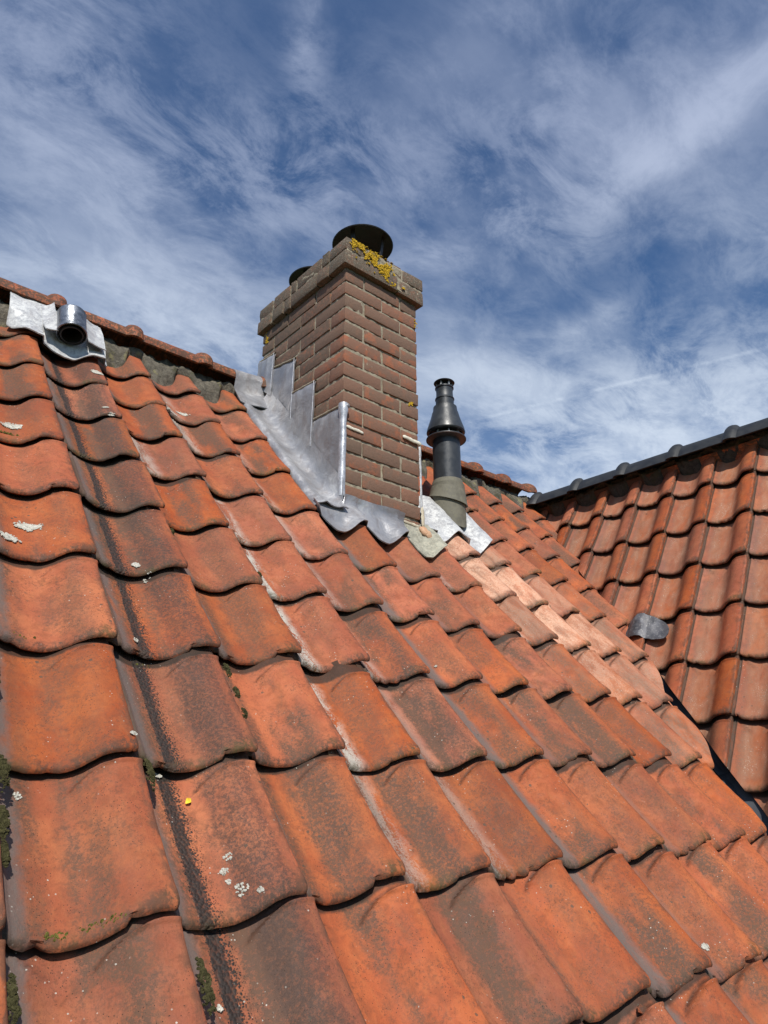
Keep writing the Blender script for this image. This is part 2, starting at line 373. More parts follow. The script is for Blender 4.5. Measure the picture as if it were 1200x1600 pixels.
M_TILE = mat_tile()
M_BRICK = mat_brick(); M_CAP = mat_brick('weathered_cap_brick', True)
M_JOINT = mat_mortar('chimney_mortar', (0.20, 0.165, 0.115), (0.37, 0.32, 0.235), 0.004, ylw=0.12)
M_BED = mat_mortar('ridge_bedding_mortar', (0.070, 0.060, 0.046), (0.20, 0.175, 0.132), 0.016, moss=0.75, ylw=0.35)
M_BEDD = mat_mortar('dark_bedding_mortar', (0.030, 0.028, 0.024), (0.085, 0.078, 0.062), 0.012, moss=0.6)
M_CREAM = mat_mortar('cream_pointing', (0.52, 0.48, 0.38), (0.72, 0.69, 0.58), 0.003)
M_LEAD = mat_lead(); M_LEADP = mat_lead('oxidised_lead', 0.55)
M_PIPE = mat_plain('anthracite_plastic', (0.032, 0.036, 0.041), 0.42, 0.18, 30, 0.5)
M_COWL = mat_plain('black_cowl_metal', (0.022, 0.019, 0.018), 0.55, 0.3, 25, 0.4)
M_RUST = mat_plain('rusty_rim', (0.055, 0.030, 0.024), 0.7, 0.3, 30)
M_SLEEVE = mat_plain('olive_grey_sleeve', (0.150, 0.140, 0.108), 0.72, 0.22, 22, 0.3, spots=(0.175, 0.165, 0.11))
M_GLAZED = mat_plain('anthracite_glazed_clay', (0.024, 0.025, 0.026), 0.52, 0.3, 18, 0.35)
M_GUTTER = mat_plain('dark_valley_sheet', (0.070, 0.075, 0.085), 0.5, 0.25, 12, 0.5)
M_WHITE = mat_plain('white_lichen_crust', (0.47, 0.45, 0.39), 0.95, 0.25, 90, 0.2, bump=0.002, spots=(0.22, 0.17, 0.11))
M_YELL = mat_plain('golden_lichen_crust', (0.52, 0.33, 0.025), 0.95, 0.35, 90, 0.2, bump=0.003, spots=(0.36, 0.30, 0.05))
M_MOSS = mat_plain('moss_green', (0.062, 0.056, 0.024), 0.98, 0.5, 150, 0.1, bump=0.004)
M_LEAF = mat_plain('yellow_leaf', (0.75, 0.50, 0.03), 0.6, 0.2, 60, 0.4)
M_DECK = mat_plain('roof_boarding', (0.03, 0.025, 0.02), 0.9, 0.3, 8, 0.2)
M_WALL = mat_plain('wall_brickwork', (0.26, 0.13, 0.09), 0.9, 0.2, 6, 0.2)
M_GROUND = mat_plain('lawn', (0.06, 0.085, 0.03), 0.95, 0.35, 0.8, 0.1)

# ------------------------------------------------------------------ object helpers
def new_obj(name, me, parent=None, mat=None, kind=None, label=None, cat=None, group=None):
    o = bpy.data.objects.new(name, me); COL.objects.link(o)
    if parent: o.parent = parent
    if mat and me is not None and not me.materials: me.materials.append(mat)
    if kind: o['kind'] = kind
    if label: o['label'] = label
    if cat: o['category'] = cat
    if group: o['group'] = group
    return o


def mesh(name, V, Fc, smooth=True, angle=None):
    me = bpy.data.meshes.new(name); me.from_pydata([tuple(v) for v in V], [], Fc); me.update()
    bm = bmesh.new(); bm.from_mesh(me); bmesh.ops.recalc_face_normals(bm, faces=bm.faces)
    for f in bm.faces: f.smooth = smooth
    if angle is not None:
        for e in bm.edges:
            if len(e.link_faces) == 2 and e.calc_face_angle(0) > angle: e.smooth = False
    bm.to_mesh(me); bm.free()
    return me


def empty(name, loc, label, cat, group=None):
    o = bpy.data.objects.new(name, None); COL.objects.link(o); o.location = loc
    o['label'] = label; o['category'] = cat
    if group: o['group'] = group
    o.empty_display_size = 0.1
    return o


def world_child(name, V, Fc, mat, root, **kw):
    """mesh given in world coordinates, hung under root"""
    off = root.location
    me = mesh(name, [Vector(v) - off for v in V], Fc, kw.pop('smooth', True), kw.pop('angle', None))
    return new_obj(name, me, root, mat, **kw)


def solid_sheet(grid, thick, nfun=None):
    """closed sheet from a grid [i][j] of points; thickness along -normal vector"""
    ni, nj = len(grid), len(grid[0]); V = []; Fc = []
    for i in range(ni):
        for j in range(nj): V.append(Vector(grid[i][j]))
    if nfun is None:
        a = V[nj] - V[0]; b_ = V[1] - V[0]; nn = a.cross(b_).normalized()
        nf = lambda k: nn
    else: nf = lambda k: nfun
    N = ni * nj
    V += [V[k] - nf(k) * thick for k in range(N)]
    for i in range(ni - 1):
        for j in range(nj - 1):
            a = i * nj + j
            Fc.append((a, a + nj, a + nj + 1, a + 1)); Fc.append((a + N, a + 1 + N, a + nj + 1 + N, a + nj + N))
    for i in range(ni - 1):
        a = i * nj; Fc.append((a, a + N, a + nj + N, a + nj)); a = i * nj + nj - 1; Fc.append((a, a + nj, a + nj + N, a + N))
    for j in range(nj - 1):
        a = j; Fc.append((a, a + 1, a + 1 + N, a + N)); a = (ni - 1) * nj + j; Fc.append((a, a + N, a + 1 + N, a + 1))
    return V, Fc


def lathe(profile, n=40, center=(0, 0, 0), squash=None):
    V = []; Fc = []
    for r, z in profile:
        for k in range(n):
            a = 2 * math.pi * k / n
            V.append(Vector((center[0] + r * math.cos(a), center[1] + r * math.sin(a), center[2] + z)))
    for i in range(len(profile) - 1):
        for k in range(n):
            k2 = (k + 1) % n
            Fc.append((i * n + k, i * n + k2, (i + 1) * n + k2, (i + 1) * n + k))
    return V, Fc


def nz(x, y=0.0, z=0.0): return noise.noise(Vector((x, y, z)))


def interp(tab, x):
    if x <= tab[0][0]: return tab[0][1]
    for (a, fa), (b_, fb) in zip(tab, tab[1:]):
        if x <= b_: return fa + (fb - fa) * (x - a) / (b_ - a)
    return tab[-1][1]


# ------------------------------------------------------------------ roof frames (roof units, camera at origin)
P1, H1 = 0.840545551302401, 3.883287412093534
P2, H2 = 1.0337052062937149, 10.364382927741953
EX1 = Vector((1, 0, 0)); S1 = Vector((0, math.cos(P1), math.sin(P1))); N1 = Vector((0, -math.sin(P1), math.cos(P1)))
EX2 = Vector((0, -1, 0)); S2 = Vector((math.cos(P2), 0, math.sin(P2))); N2 = Vector((-math.sin(P2), 0, math.cos(P2)))
def R1(u, v, w=0.0): return CAM + (EX1 * u + S1 * v + N1 * (w - H1)) * S
def R2(u, v, w=0.0): return CAM + (-EX2 * u + S2 * v + N2 * (w - H2)) * S     # u runs along +Y
def WD(x, y, z): return CAM + Vector((x, y, z)) * S

UC = [2.304, 3.314, 4.282, 5.277, 6.301, 7.289, 8.281, 9.322, 10.321, 11.289, 12.314, 13.305, 14.345, 15.317]
def ucol(i): return UC[i] if 0 <= i < 14 else (UC[0] + (i) * 1.003 if i < 0 else UC[13] + (i - 13) * 1.0)
VR = [1.173, 2.426, 3.712, 5.016, 6.330, 7.582, 8.866, 10.149, 11.417, 12.719]
def vrow(j): return VR[j + 1] if -1 <= j <= 8 else (VR[0] + (j + 1) * 1.284 if j < -1 else VR[9] + (j - 8) * 1.284)
U2C = [10.442, 9.412, 8.429, 7.427, 6.445, 5.453]
def u2col(i): return U2C[i] if 0 <= i < 6 else (U2C[0] - i * 1.0 if i < 0 else U2C[5] - (i - 5) * 1.0)
V2R = [13.645, 12.335, 11.061, 9.781, 8.502, 7.223]
def v2row(j): return V2R[j] if 0 <= j < 6 else (V2R[0] - j * 1.284 if j < 0 else V2R[5] - (j - 5) * 1.284)
VRIDGE = 14.05
OFF = {(0, 0): (-0.004, -0.011), (0, 1): (-0.045, -0.017), (0, 2): (-0.045, 0.028), (0, 3): (-0.034, 0.001), (0, 4): (0.003, -0.002), (0, 5): (0.034, 0.025), (0, 6): (-0.022, 0.003), (0, 7): (0.05, -0.027), (0, 8): (0.032, -0.026), (-1, 3): (-0.032, -0.002), (-1, 4): (-0.042, 0.029), (-1, 5): (0.05, 0.011), (-1, 6): (0.05, -0.042), (1, 0): (-0.026, -0.041), (1, 1): (0.007, -0.017), (1, 2): (0.007, 0.035), (1, 3): (-0.058, -0.026), (1, 4): (-0.06, -0.026), (1, 5): (-0.002, 0.011), (1, 6): (0.06, 0.041), (1, 7): (0.05, 0.025), (1, 8): (0.09, 0.05), (2, 0): (0.03, -0.044), (2, 1): (0.06, 0.007), (2, 2): (0.09, 0.073), (2, 3): (0.058, 0.072), (2, 4): (-0.048, -0.019), (2, 5): (-0.025, 0.008), (2, 6): (-0.061, -0.004), (2, 7): (-0.07, -0.027), (3, 0): (0.03, -0.039), (3, 1): (0.049, 0.018), (3, 2): (0.051, -0.014), (3, 3): (0.047, 0.05), (3, 4): (-0.003, 0.046), (3, 5): (-0.008, 0.028), (3, 6): (-0.043, -0.016), (3, 7): (0.003, 0.036), (3, 8): (-0.009, 0.017), (4, 0): (0.016, -0.006), (4, 1): (0.07, 0.07), (5, 0): (-0.021, -0.031), (5, 1): (-0.002, 0.08), (5, 2): (0.044, 0.08), (6, 0): (-0.054, -0.06), (6, 1): (-0.036, 0.06), (6, 2): (-0.025, 0.034), (6, 3): (0.05, 0.08), (7, 0): (-0.06, -0.05), (7, 1): (-0.06, 0.019), (7, 2): (-0.032, -0.033), (7, 3): (0.038, 0.032), (8, 2): (-0.04, -0.056), (8, 3): (0.006, 0.06), (4, 8): (-0.06, -0.043), (4, 9): (-0.08, -0.06), (4, 10): (-0.09, -0.08)}

# ------------------------------------------------------------------ pantile shape (tile units; x = s-1, crest corner at the origin)
AMP = 0.214
PROF = [(-.13, .60), (-.06, .58), (0, .44), (.05, .37), (.10, .27), (.16, .17), (.23, .07), (.31, .012), (.40, 0), (.48, .04), (.54, .14), (.60, .33), (.66, .58), (.72, .79), (.78, .92), (.84, .98), (.90, 1.0), (1.0, .985)]
def cubic(tab, x):
    n = len(tab)
    if x <= tab[0][0]: return tab[0][1]
    if x >= tab[-1][0]: return tab[-1][1]
    for i in range(n - 1):
        if x <= tab[i + 1][0]: break
    x0, y0 = tab[i]; x1, y1 = tab[i + 1]
    def sl_(k):
        if k == 0: return (tab[1][1] - tab[0][1]) / (tab[1][0] - tab[0][0])
        if k == n - 1: return (tab[-1][1] - tab[-2][1]) / (tab[-1][0] - tab[-2][0])
        return (tab[k + 1][1] - tab[k - 1][1]) / (tab[k + 1][0] - tab[k - 1][0])
    h = x1 - x0; q = (x - x0) / h
    return (2*q**3-3*q**2+1)*y0 + (q**3-2*q**2+q)*h*sl_(i) + (-2*q**3+3*q**2)*y1 + (q**3-q**2)*h*sl_(i+1)


def sstep(x, a, b_):
    q = max(0.0, min(1.0, (x - a) / (b_ - a))); return q * q * (3 - 2 * q)


GA = 1.284; TILT = 0.092; LEN = 1.50
def tile_h(s, y, seed=0):
    """height of the top surface over the crest plane, in roof units"""
    z = AMP * (cubic(PROF, s) - 1.0)
    z += 0.020 * math.exp(-((s - 0.038) / 0.013) ** 2)                  # margin rib
    # shoulder at the head: body raised below a curved step
    if s > 0.46:
        q = max(0.0, min(1.0, (0.80 - s) / 0.30))
        yc = GA - 0.075 - 0.20 * (1 - math.sqrt(max(0, 1 - q * q)))
        fade = sstep(s, 0.48, 0.58)
        z += fade * (0.036 * sstep(yc - y, -0.010, 0.010) * math.exp(-max(0, yc - y) / 0.26) + 0.024 * math.exp(-((yc - y - .008) / 0.016) ** 2) - 0.016 * math.exp(-((yc - y + .018) / 0.014) ** 2))
    else:
        yc = GA - 0.05 - 0.12 * sstep(s, 0.08, 0.26)
        fade = sstep(s, 0.06, 0.11) * (1 - sstep(s, 0.22, 0.29))
        z += 0.022 * fade * math.exp(-((y - yc) / 0.016) ** 2)
    k = 0.010 * math.exp(-((y - 0.07) / 0.07) ** 2)                     # thicker nose
    z += k
    if y < 0.045: z -= 0.034 * (1 - math.sqrt(max(0, 1 - (1 - y / 0.045) ** 2)))
    if s > 0.965: z -= 0.022 * (1 - math.sqrt(max(0, 1 - ((s - 0.965) / 0.035) ** 2)))
    z += 0.010 * nz(s * 2.2 + seed * 9.1, y * 1.8, seed) + 0.005 * nz(s * 6 + seed, y * 5, seed * 3.1)
    return z


def groove_shade(s, y):
    if s > 0.46:
        q = max(0.0, min(1.0, (0.80 - s) / 0.30)); yc = GA - 0.075 - 0.20 * (1 - math.sqrt(max(0, 1 - q * q)))
        return sstep(s, 0.48, 0.55) * math.exp(-((yc - y + .020) / 0.018) ** 2)
    yc = GA - 0.05 - 0.12 * sstep(s, 0.08, 0.26)
    return 0.8 * sstep(s, 0.06, 0.11) * (1 - sstep(s, 0.22, 0.29)) * math.exp(-((y - yc - .016) / 0.014) ** 2)


SX = [-.12, -.05, .0, .018, .032, .045, .058, .072, .10, .135, .17, .21, .25, .29, .33, .37, .41, .45, .49, .53, .56, .59, .62, .65, .68, .71, .74, .78, .82, .87, .92, .95, .967, .982, .992, 1.0]
SY = [0, .006, .018, .045, .09, .16, .26, .38, .52, .66, .80, .92, .99, 1.02, 1.04, 1.06, 1.075, 1.09, 1.105, 1.12, 1.135, 1.15, 1.165, 1.18, 1.192, 1.204, 1.216, 1.228, 1.24, 1.252, 1.27, 1.30, 1.38, LEN]
def tile_mesh(seed):
    V = []; Fc = []; nx, ny = len(SX), len(SY)
    cr_ = random.Random(seed * 7 + 1); chips = {cr_.randrange(6, len(SX) - 2): cr_.uniform(.012, .034) for _ in range(3 if seed % 2 else 1)}
    for s in SX:
        for y in SY:
            dy = 0.045 * max(0, (s - 0.955) / 0.045) ** 2 * (1 - min(1, y / 0.2)) + 0.035 * (1 - sstep(s, 0.0, 0.14)) * (1 - min(1, y / 0.3))
            dy += 0.018 * nz(s * 4 + seed * 3, seed) + 0.006 * nz(s * 17 + seed * 3, seed) * (1 - min(1, y / 0.3))
            ci = SX.index(s)
            if y < 0.02: dy += chips.get(ci, 0) + 0.5 * chips.get(ci - 1, 0)
            V.append(Vector((s - 1, y + dy, tile_h(s, y, seed))) * S)
    for i in range(nx - 1):
        for j in range(ny - 1):
            a = i * ny + j; Fc.append((a, a + ny, a + ny + 1, a + 1))
    N = nx * ny
    UY = [0, 0.05, 0.7, LEN]; nu = len(UY)
    for i, s in enumerate(SX):
        for k, y in enumerate(UY):
            jj = 0 if y < 0.1 else (9 if y == .7 else ny - 1)
            top = V[i * ny + (0 if k == 0 else (4 if k == 1 else jj))]
            th = (0.016 if k == 0 else (0.042 if k == 1 else 0.05))
            yy = top.y + (0.012 * S if k == 0 else 0)
            V.append(Vector((top.x, yy, top.z - th * S)))
    for i in range(nx - 1):
        for k in range(nu - 1):
            a = N + i * nu + k; Fc.append((a, a + 1, a + nu + 1, a + nu))
        Fc.append((i * ny, N + i * nu, N + (i + 1) * nu, (i + 1) * ny))
        Fc.append((i * ny + ny - 1, (i + 1) * ny + ny - 1, N + (i + 1) * nu + nu - 1, N + i * nu + nu - 1))
    for i in (0, nx - 1):
        base = i * ny; b0 = N + i * nu
        loop = [base + j for j in range(ny)] + [b0 + k for k in range(nu - 1, -1, -1)]
        Fc.append(tuple(loop if i == 0 else loop[::-1]))
    me = mesh('roof_tile', V, Fc, True, R(50))
    at = me.attributes.new('groove_shade', 'FLOAT', 'POINT')
    for i, s in enumerate(SX):
        for j, y in enumerate(SY): at.data[i * ny + j].value = groove_shade(s, y)
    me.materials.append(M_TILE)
    return me


TM = [tile_mesh(k) for k in range(10)]
rnd = random.Random(11)


def tile_matrix(origin, ex, sv, n, tilt_extra=(0, 0, 0), tilt=None):
    m_ = Matrix((ex, sv, n)).transposed().to_4x4()
    m_ = m_ @ Matrix.Rotation(-(tilt or TILT) / GA + tilt_extra[0], 4, 'X') @ Matrix.Rotation(tilt_extra[1], 4, 'Y') @ Matrix.Rotation(tilt_extra[2], 4, 'Z')
    m_.translation = origin
    return m_


def cut_copy(me, mw, planes):
    """own mesh for a tile cut along planes (co, no) given in world space; keeps the side against no"""
    bm = bmesh.new(); bm.from_mesh(me)
    inv = mw.inverted()
    for co, no in planes:
        lc = inv @ co; ln = (inv.to_3x3() @ no).normalized()
        r = bmesh.ops.bisect_plane(bm, geom=bm.verts[:] + bm.edges[:] + bm.faces[:], plane_co=lc, plane_no=ln, clear_outer=True, dist=1e-6)
        ed = [e for e in r['geom_cut'] if isinstance(e, bmesh.types.BMEdge)]
        if ed:
            try: bmesh.ops.holes_fill(bm, edges=ed, sides=0)
            except Exception: pass
    if len(bm.faces) < 8: bm.free(); return None
    for e in bm.edges:
        if len(e.link_faces) == 2 and e.calc_face_angle(0) > R(50): e.smooth = False
    m2 = bpy.data.meshes.new('roof_tile_cut'); bm.to_mesh(m2); bm.free(); m2.materials.append(M_TILE)
    return m2


def side(me, mw, planes):
    """-1 all kept, 1 all cut away, 0 crossing"""
    res = -1
    for co, no in planes:
        ds = [((mw @ Vector(c)) - co).dot(no) for c in me.bound_box_pts]
        if min(ds) > 0: return 1
        if max(ds) > 0: res = 0
    return res


class BB: pass
def bb_pts(me):
    xs = [v.co.x for v in me.vertices]; ys = [v.co.y for v in me.vertices]; zs = [v.co.z for v in me.vertices]
    return [(x, y, z) for x in (min(xs), max(xs)) for y in (min(ys), max(ys)) for z in (min(zs), max(zs))]
BOX = bb_pts(TM[0])
def side(mw, planes):
    res = -1
    for co, no in planes:
        ds = [((mw @ Vector(c)) - co).dot(no) for c in BOX]
        if min(ds) > 0: return 1
        if max(ds) > 0: res = 0
    return res


# ------------------------------------------------------------------ ground and house body below the roofs
gme = mesh('ground', [(-900, -900, 0), (900, -900, 0), (900, 900, 0), (-900, 900, 0)], [(0, 1, 2, 3)])
new_obj('ground', gme, None, M_GROUND, kind='structure')

main_roof = empty('main_roof', R1(2.3, 1.2), 'large slope of weathered orange pantiles carrying the brick chimney and the black flue', 'roof')
side_roof = empty('side_roof', R2(6.4, 7.2), 'steep orange pantile slope at the right with a dark glazed ridge', 'roof')

# ------------------------------------------------------------------ main slope tiles
def valley_gap(v): return max(-0.62, min(0.30, -0.5 + (v - 3.5) * 0.165))
VU0, VSL = 12.1 - 0.4436 * 3.57 + 0.0, 0.4436          # valley line u = VU0 + VSL*v on the main slope
def cut_planes(jlo):
    vm_ = vrow(jlo) + 0.6
    g = valley_gap(vm_) + 0.10 + 0.05 * nz(jlo * 3.3)
    a = R1(VU0 + VSL * vm_ + g, vm_)
    d = (EX1 * (VSL + 0.10) + S1).normalized()
    return [(a, (EX1 - d * EX1.dot(d)).normalized())]


prop = {}
def setp(k, **kw): prop.setdefault(k, {}).update(kw)
for j in range(-4, 10):
    setp((j, 1), soot=1.0, dark=1.0)
    setp((j, 0), dark=0.25)
    setp((j, 5), grey=1.0); setp((j, 6), grey=0.65); setp((j, 7), grey=0.5)
    setp((j, 4), grey=0.2); setp((j, 2), dark=0.2)
for k, v_ in {(3, 3): 1, (2, 3): 1, (1, 3): .9, (4, 3): .7, (4, 4): .45, (0, 3): .35, (5, 4): .4, (6, 3): .5, (5, 2): .5, (7, 3): .3, (3, 4): .4, (2, 4): .4, (6, 4): .3, (0, 4): .3, (1, 4): .2, (3, 8): .5, (4, 7): .6}.items(): setp(k, lime=float(v_))
for k, v_ in {(0, 2): .5, (1, 4): .7, (0, 3): .5, (0, 4): .6, (-1, 3): .4, (1, 5): .3, (1, 7): .35, (2, 4): .7, (0, 6): .5, (0, 7): .5, (-1, 5): .5, (3, 8): .8, (6, 3): .4, (5, 3): .5, (5, 9): .3}.items(): setp(k, dark=float(v_))
for k, v_ in {(5, 8): .85, (4, 8): .95, (3, 8): .40, (5, 9): .50, (4, 9): 1.0, (3, 9): 1.0, (2, 9): .55, (4, 10): .40, (3, 10): .75, (2, 10): .35, (3, 11): .3, (2, 11): .45, (1, 10): .25, (1, 11): .3, (2, 8): .12, (1, 9): .15, (4, 11): .12}.items(): setp(k, bleach=float(v_))

CHX0, CHX1, CHY0, CHY1 = 7.0, 8.93, 9.126, 12.19        # chimney plan, roof units
def chim_v(y): return (y + N1.y * 0 - (-H1) * N1.y * 0) if False else (y - H1 * math.sin(P1)) / math.cos(P1)
CV0 = chim_v(CHY0)                                       # slope coordinate where the front face meets the crest plane
for j in range(-3, 10):
    for i in range(-2, 22):
        ul, ur = ucol(i - 1), ucol(i)
        v0 = vrow(j)
        if v0 > 13.4: continue
        # leave out what the chimney and its lead cover
        if 5 <= i <= 6 and j >= 5: continue
        if i == 7 and j == 5: continue
        du, dv = OFF.get((j, i), (0.012 * nz(i * 1.7, j * 2.3), 0.02 * nz(i * 2.1, j * 1.3, 5)))
        mw = tile_matrix(R1(ur + du, v0 + dv, 0.008 * nz(i * 3.1, j * 1.1, 8)), EX1, S1, N1,
                         (0.010 * nz(i + .3, j * 2.7), 0.022 * nz(i * 1.9, j * .7, 3), 0.018 * nz(i * 5.1, j * 3.7, 9)))
        pl = cut_planes(j)
        if v0 + LEN > VRIDGE - 0.08: pl = pl + [(R1(0, VRIDGE - 0.08), S1)]
        if i == 7 and j >= 6: pl = pl + [(WD(CHX1 + 0.02, 0, 0), Vector((-1, 0, 0)))]
        sd = side(mw, pl)
        if sd == 1: continue
        me = TM[rnd.randrange(10)]
        if sd == 0:
            me = cut_copy(me, mw, pl)
            if me is None: continue
        o = bpy.data.objects.new('roof_tile', me); COL.objects.link(o); o.parent = main_roof
        o.matrix_parent_inverse = Matrix.Identity(4)
        o.matrix_local = Matrix.Translation(-main_roof.location) @ mw
        pp = prop.get((j, i), {})
        for kk, vv in pp.items(): o[kk] = float(vv)
        if pp.get('soot'): o['label'] = 'dark tile with a black crusted soot run'
        elif pp.get('bleach', 0) > .45: o['label'] = 'pale tile bleached by lead run-off'
        elif pp.get('lime', 0) > .6: o['label'] = 'tile with a white lime crust in its pan'

# ------------------------------------------------------------------ side slope tiles
VALP = WD(8.79024539, 0.29176163, -5.49567089); VALD = Vector((-0.4055233, -0.60974613, -0.68099964))
for j in range(-1, 9):
    for i in range(-3, 10):
        ur = u2col(i); v0 = v2row(j)
        if v0 > 14.3: continue
        mw = tile_matrix(R2(ur + 0.015 * nz(i * 1.3, j * 2.9), v0 + 0.02 * nz(i * 2.6, j * 1.9, 5), 0.006 * nz(i * 3.1, j)), EX2, S2, N2,
                         (0.010 * nz(i + 40.3, j * 2.7), 0.022 * nz(i * 1.9, j * .7, 33), 0.016 * nz(i * 5.1, j * 3.7, 49)), 0.118)
        dd = (VALD * -1)
        e = (EX2 * -1); e = (e - dd * e.dot(dd)).normalized()
        jit = 0.07 * nz(j * 4.1, 7)
        pl = [(VALP + e * S * (0.10 + jit), e)]
        if v0 + LEN > 14.80: pl.append((R2(0, 14.80), S2))
        sd = side(mw, pl)
        if sd == 1: continue
        me = TM[rnd.randrange(10)]
        if sd == 0:
            me = cut_copy(me, mw, pl)
            if me is None: continue
        o = bpy.data.objects.new('roof_tile', me); COL.objects.link(o); o.parent = side_roof
        o.matrix_local = Matrix.Translation(-side_roof.location) @ mw
        q = 0.5 + 0.5 * nz(i * 4.4, j * 3.3, 2)
        o['dark'] = 0.25 * q; o['dust'] = 0.28 + 0.45 * q

# decks and back slopes
def slab(name, pts, n, th, mat, root):
    pts = [Vector(p) for p in pts]; k = len(pts)
    V = pts + [p - n * th for p in pts]
    Fc = [tuple(range(k)), tuple(range(2 * k - 1, k - 1, -1))] + [(a, (a + 1) % k, (a + 1) % k + k, a + k) for a in range(k)]
    return world_child(name, V, Fc, mat, root, smooth=False)
dk_ = -0.42
slab('roof_deck', [R1(-2.5, -3.2, dk_), R1(10.0, -3.2, dk_), R1(17.6, 13.9, dk_), R1(-2.5, 13.9, dk_)], N1, 0.05, M_DECK, main_roof)
slab('roof_deck', [R2(12.6, 14.4, dk_), R2(1.0, 14.4, dk_), R2(1.0, 2.2, dk_), R2(2.3, 2.2, dk_)], N2, 0.05, M_DECK, side_roof)
bk1 = Vector((0, math.sin(P1), math.cos(P1))); bs1 = Vector((0, -math.cos(P1), math.sin(P1)))
ap = R1(0, VRIDGE, -0.1)
slab('back_slope', [ap + Vector((-2.5 * S, 0, 0)), ap + Vector((17 * S, 0, 0)), ap + Vector((17 * S, 0, 0)) - bs1 * 3.4, ap + Vector((-2.5 * S, 0, 0)) - bs1 * 3.4], bk1, 0.05, M_TILE, main_roof)
bk2 = Vector((math.sin(P2), 0, math.cos(P2))); bs2 = Vector((-math.cos(P2), 0, math.sin(P2)))
ap2 = R2(0, 14.85, -0.1)
slab('back_slope', [ap2 + Vector((0, 12.4 * S, 0)), ap2 + Vector((0, 1.0 * S, 0)), ap2 + Vector((0, 1.0 * S, 0)) - bs2 * 2.9, ap2 + Vector((0, 12.4 * S, 0)) - bs2 * 2.9], bk2, 0.05, M_TILE, side_roof)

# house walls under the eaves
hw = empty('house_wall', (1.5, 1.5, 0), 'plain brick walls of the house under the tiled roofs', 'house')
def wallbox(x0, y0, x1, y1, z1, z0=0.02):
    V = [(x, y, z) for z in (z0, z1) for x, y in ((x0, y0), (x1, y0), (x1, y1), (x0, y1))]
    Fc = [(0, 1, 2, 3), (4, 5, 6, 7), (0, 1, 5, 4), (1, 2, 6, 5), (2, 3, 7, 6), (3, 0, 4, 7)]
    world_child('wall', V, Fc, M_WALL, hw, smooth=False)
e0 = R1(0, -3.0, -0.8)
wallbox(-0.45, e0.y + 0.15, 2.3, e0.y + 4.6, e0.z - 0.05)
e2 = R2(0, 2.4, -0.8)
wallbox(e2.x + 0.25, 0.35, e2.x + 2.6, 2.9, e2.z - 0.05)

# ------------------------------------------------------------------ ridge caps
def ridge_cap(L, R0, H0, flat=0.0, collar=1.0, seed=0, collar_at=1):
    """cap along +x, origin at the middle of its foot at x=0"""
    V = []; Fc = []
    xs = [0, 0.02, 0.25, 0.5, 0.75, L - 0.30, L - 0.25, L - 0.21, L - 0.16, L - 0.10, L - 0.05, L - 0.01, L + 0.0]
    xs = [x * 1.0 for x in xs]
    na = 18
    for x in xs:
        cx = x if collar_at == 1 else L - x
        k = 1.0
        if L - x < 0.30 and collar: k = 1.0 + 0.30 * collar * math.sqrt(max(0.0, 1 - ((L - x - 0.13) / 0.15) ** 2)) if abs(L - x - 0.13) < 0.15 else 1.02
        k *= 1 - 0.05 * (1 - x / L)
        for a in range(na + 1):
            th = math.pi * a / na
            cy = math.cos(th); sn = math.sin(th)
            yy = cy * R0; zz = H0 * (sn ** (0.85 if not flat else 1.0))
            if flat: zz = H0 * (1 - abs(cy) ** (1 + flat))
            V.append(Vector((cx, yy * k, zz * k + (k - 1) * -0.02 + 0.004 * nz(x * 3, a, seed))) * S)
    n = na + 1
    for i in range(len(xs) - 1):
        for a in range(na): Fc.append((i * n + a, i * n + a + 1, (i + 1) * n + a + 1, (i + 1) * n + a))
    # inner skin
    N = len(V)
    for k in range(N):
        v = V[k]; V.append(Vector((v.x, v.y * 0.86, v.z * 0.86 - 0.01 * S)))
    for i in range(len(xs) - 1):
        for a in range(na): Fc.append((N + i * n + a, N + (i + 1) * n + a, N + (i + 1) * n + a + 1, N + i * n + a + 1))
        for a in (0, na): Fc.append((i * n + a, (i + 1) * n + a, N + (i + 1) * n + a, N + i * n + a))
    for i in (0, len(xs) - 1):
        for a in range(na): Fc.append((i * n + a, N + i * n + a, N + i * n + a + 1, i * n + a + 1))
    return mesh('ridge_tile', V, Fc, True, R(40))


apex = R1(0, VRIDGE)
CL = [-1.75, -0.27, 1.20, 2.67, 4.12, 5.62, 7.1, 8.55, 9.95, 11.4, 12.85, 14.10, 15.34, 16.55]
for k, (a, b_) in enumerate(zip(CL, CL[1:])):
    me = ridge_cap(b_ - a + 0.04, 0.37, 0.32, 0, 1.0, k); me.materials.append(M_TILE)
    o = new_obj('ridge_tile', me, main_roof)
    o.location = Vector((a * S, apex.y, apex.z - 0.01 * S + 0.02 * S * nz(k * 3.3))) + Vector((CAM.x, 0, 0)) - main_roof.location
    o.rotation_euler = (0, 0.012 * nz(k * 7.1), 0.012 * nz(k * 2.7)); o['dark'] = 0.3
apex2 = R2(0, 14.85)
CL2 = [12.35, 11.85, 10.42, 8.95, 7.45, 6.02, 4.55, 3.05, 1.6]
for k, (a, b_) in enumerate(zip(CL2, CL2[1:])):
    me = ridge_cap(a - b_ + 0.04, 0.42, 0.42, 0.55, 0.9, k + 30); me.materials.append(M_GLAZED)
    o = new_obj('ridge_tile', me, side_roof)
    o.location = Vector((apex2.x, b_ * S, apex2.z - 0.10 * S)) - side_roof.location
    o.rotation_euler = (0, 0, R(90))                     # local +x along +Y: collar at the valley end
    if k == 0: o['label'] = 'short dark end cap of the ridge'

# ridge bedding mortar
def surf1(u):
    """top of the tiles on the main slope along u (crest plane = 0)"""
    for i in range(-3, 23):
        if ucol(i - 1) <= u < ucol(i):
            return AMP * (cubic(PROF, (u - ucol(i - 1)) / (ucol(i) - ucol(i - 1))) - 1)
    return -AMP * .5


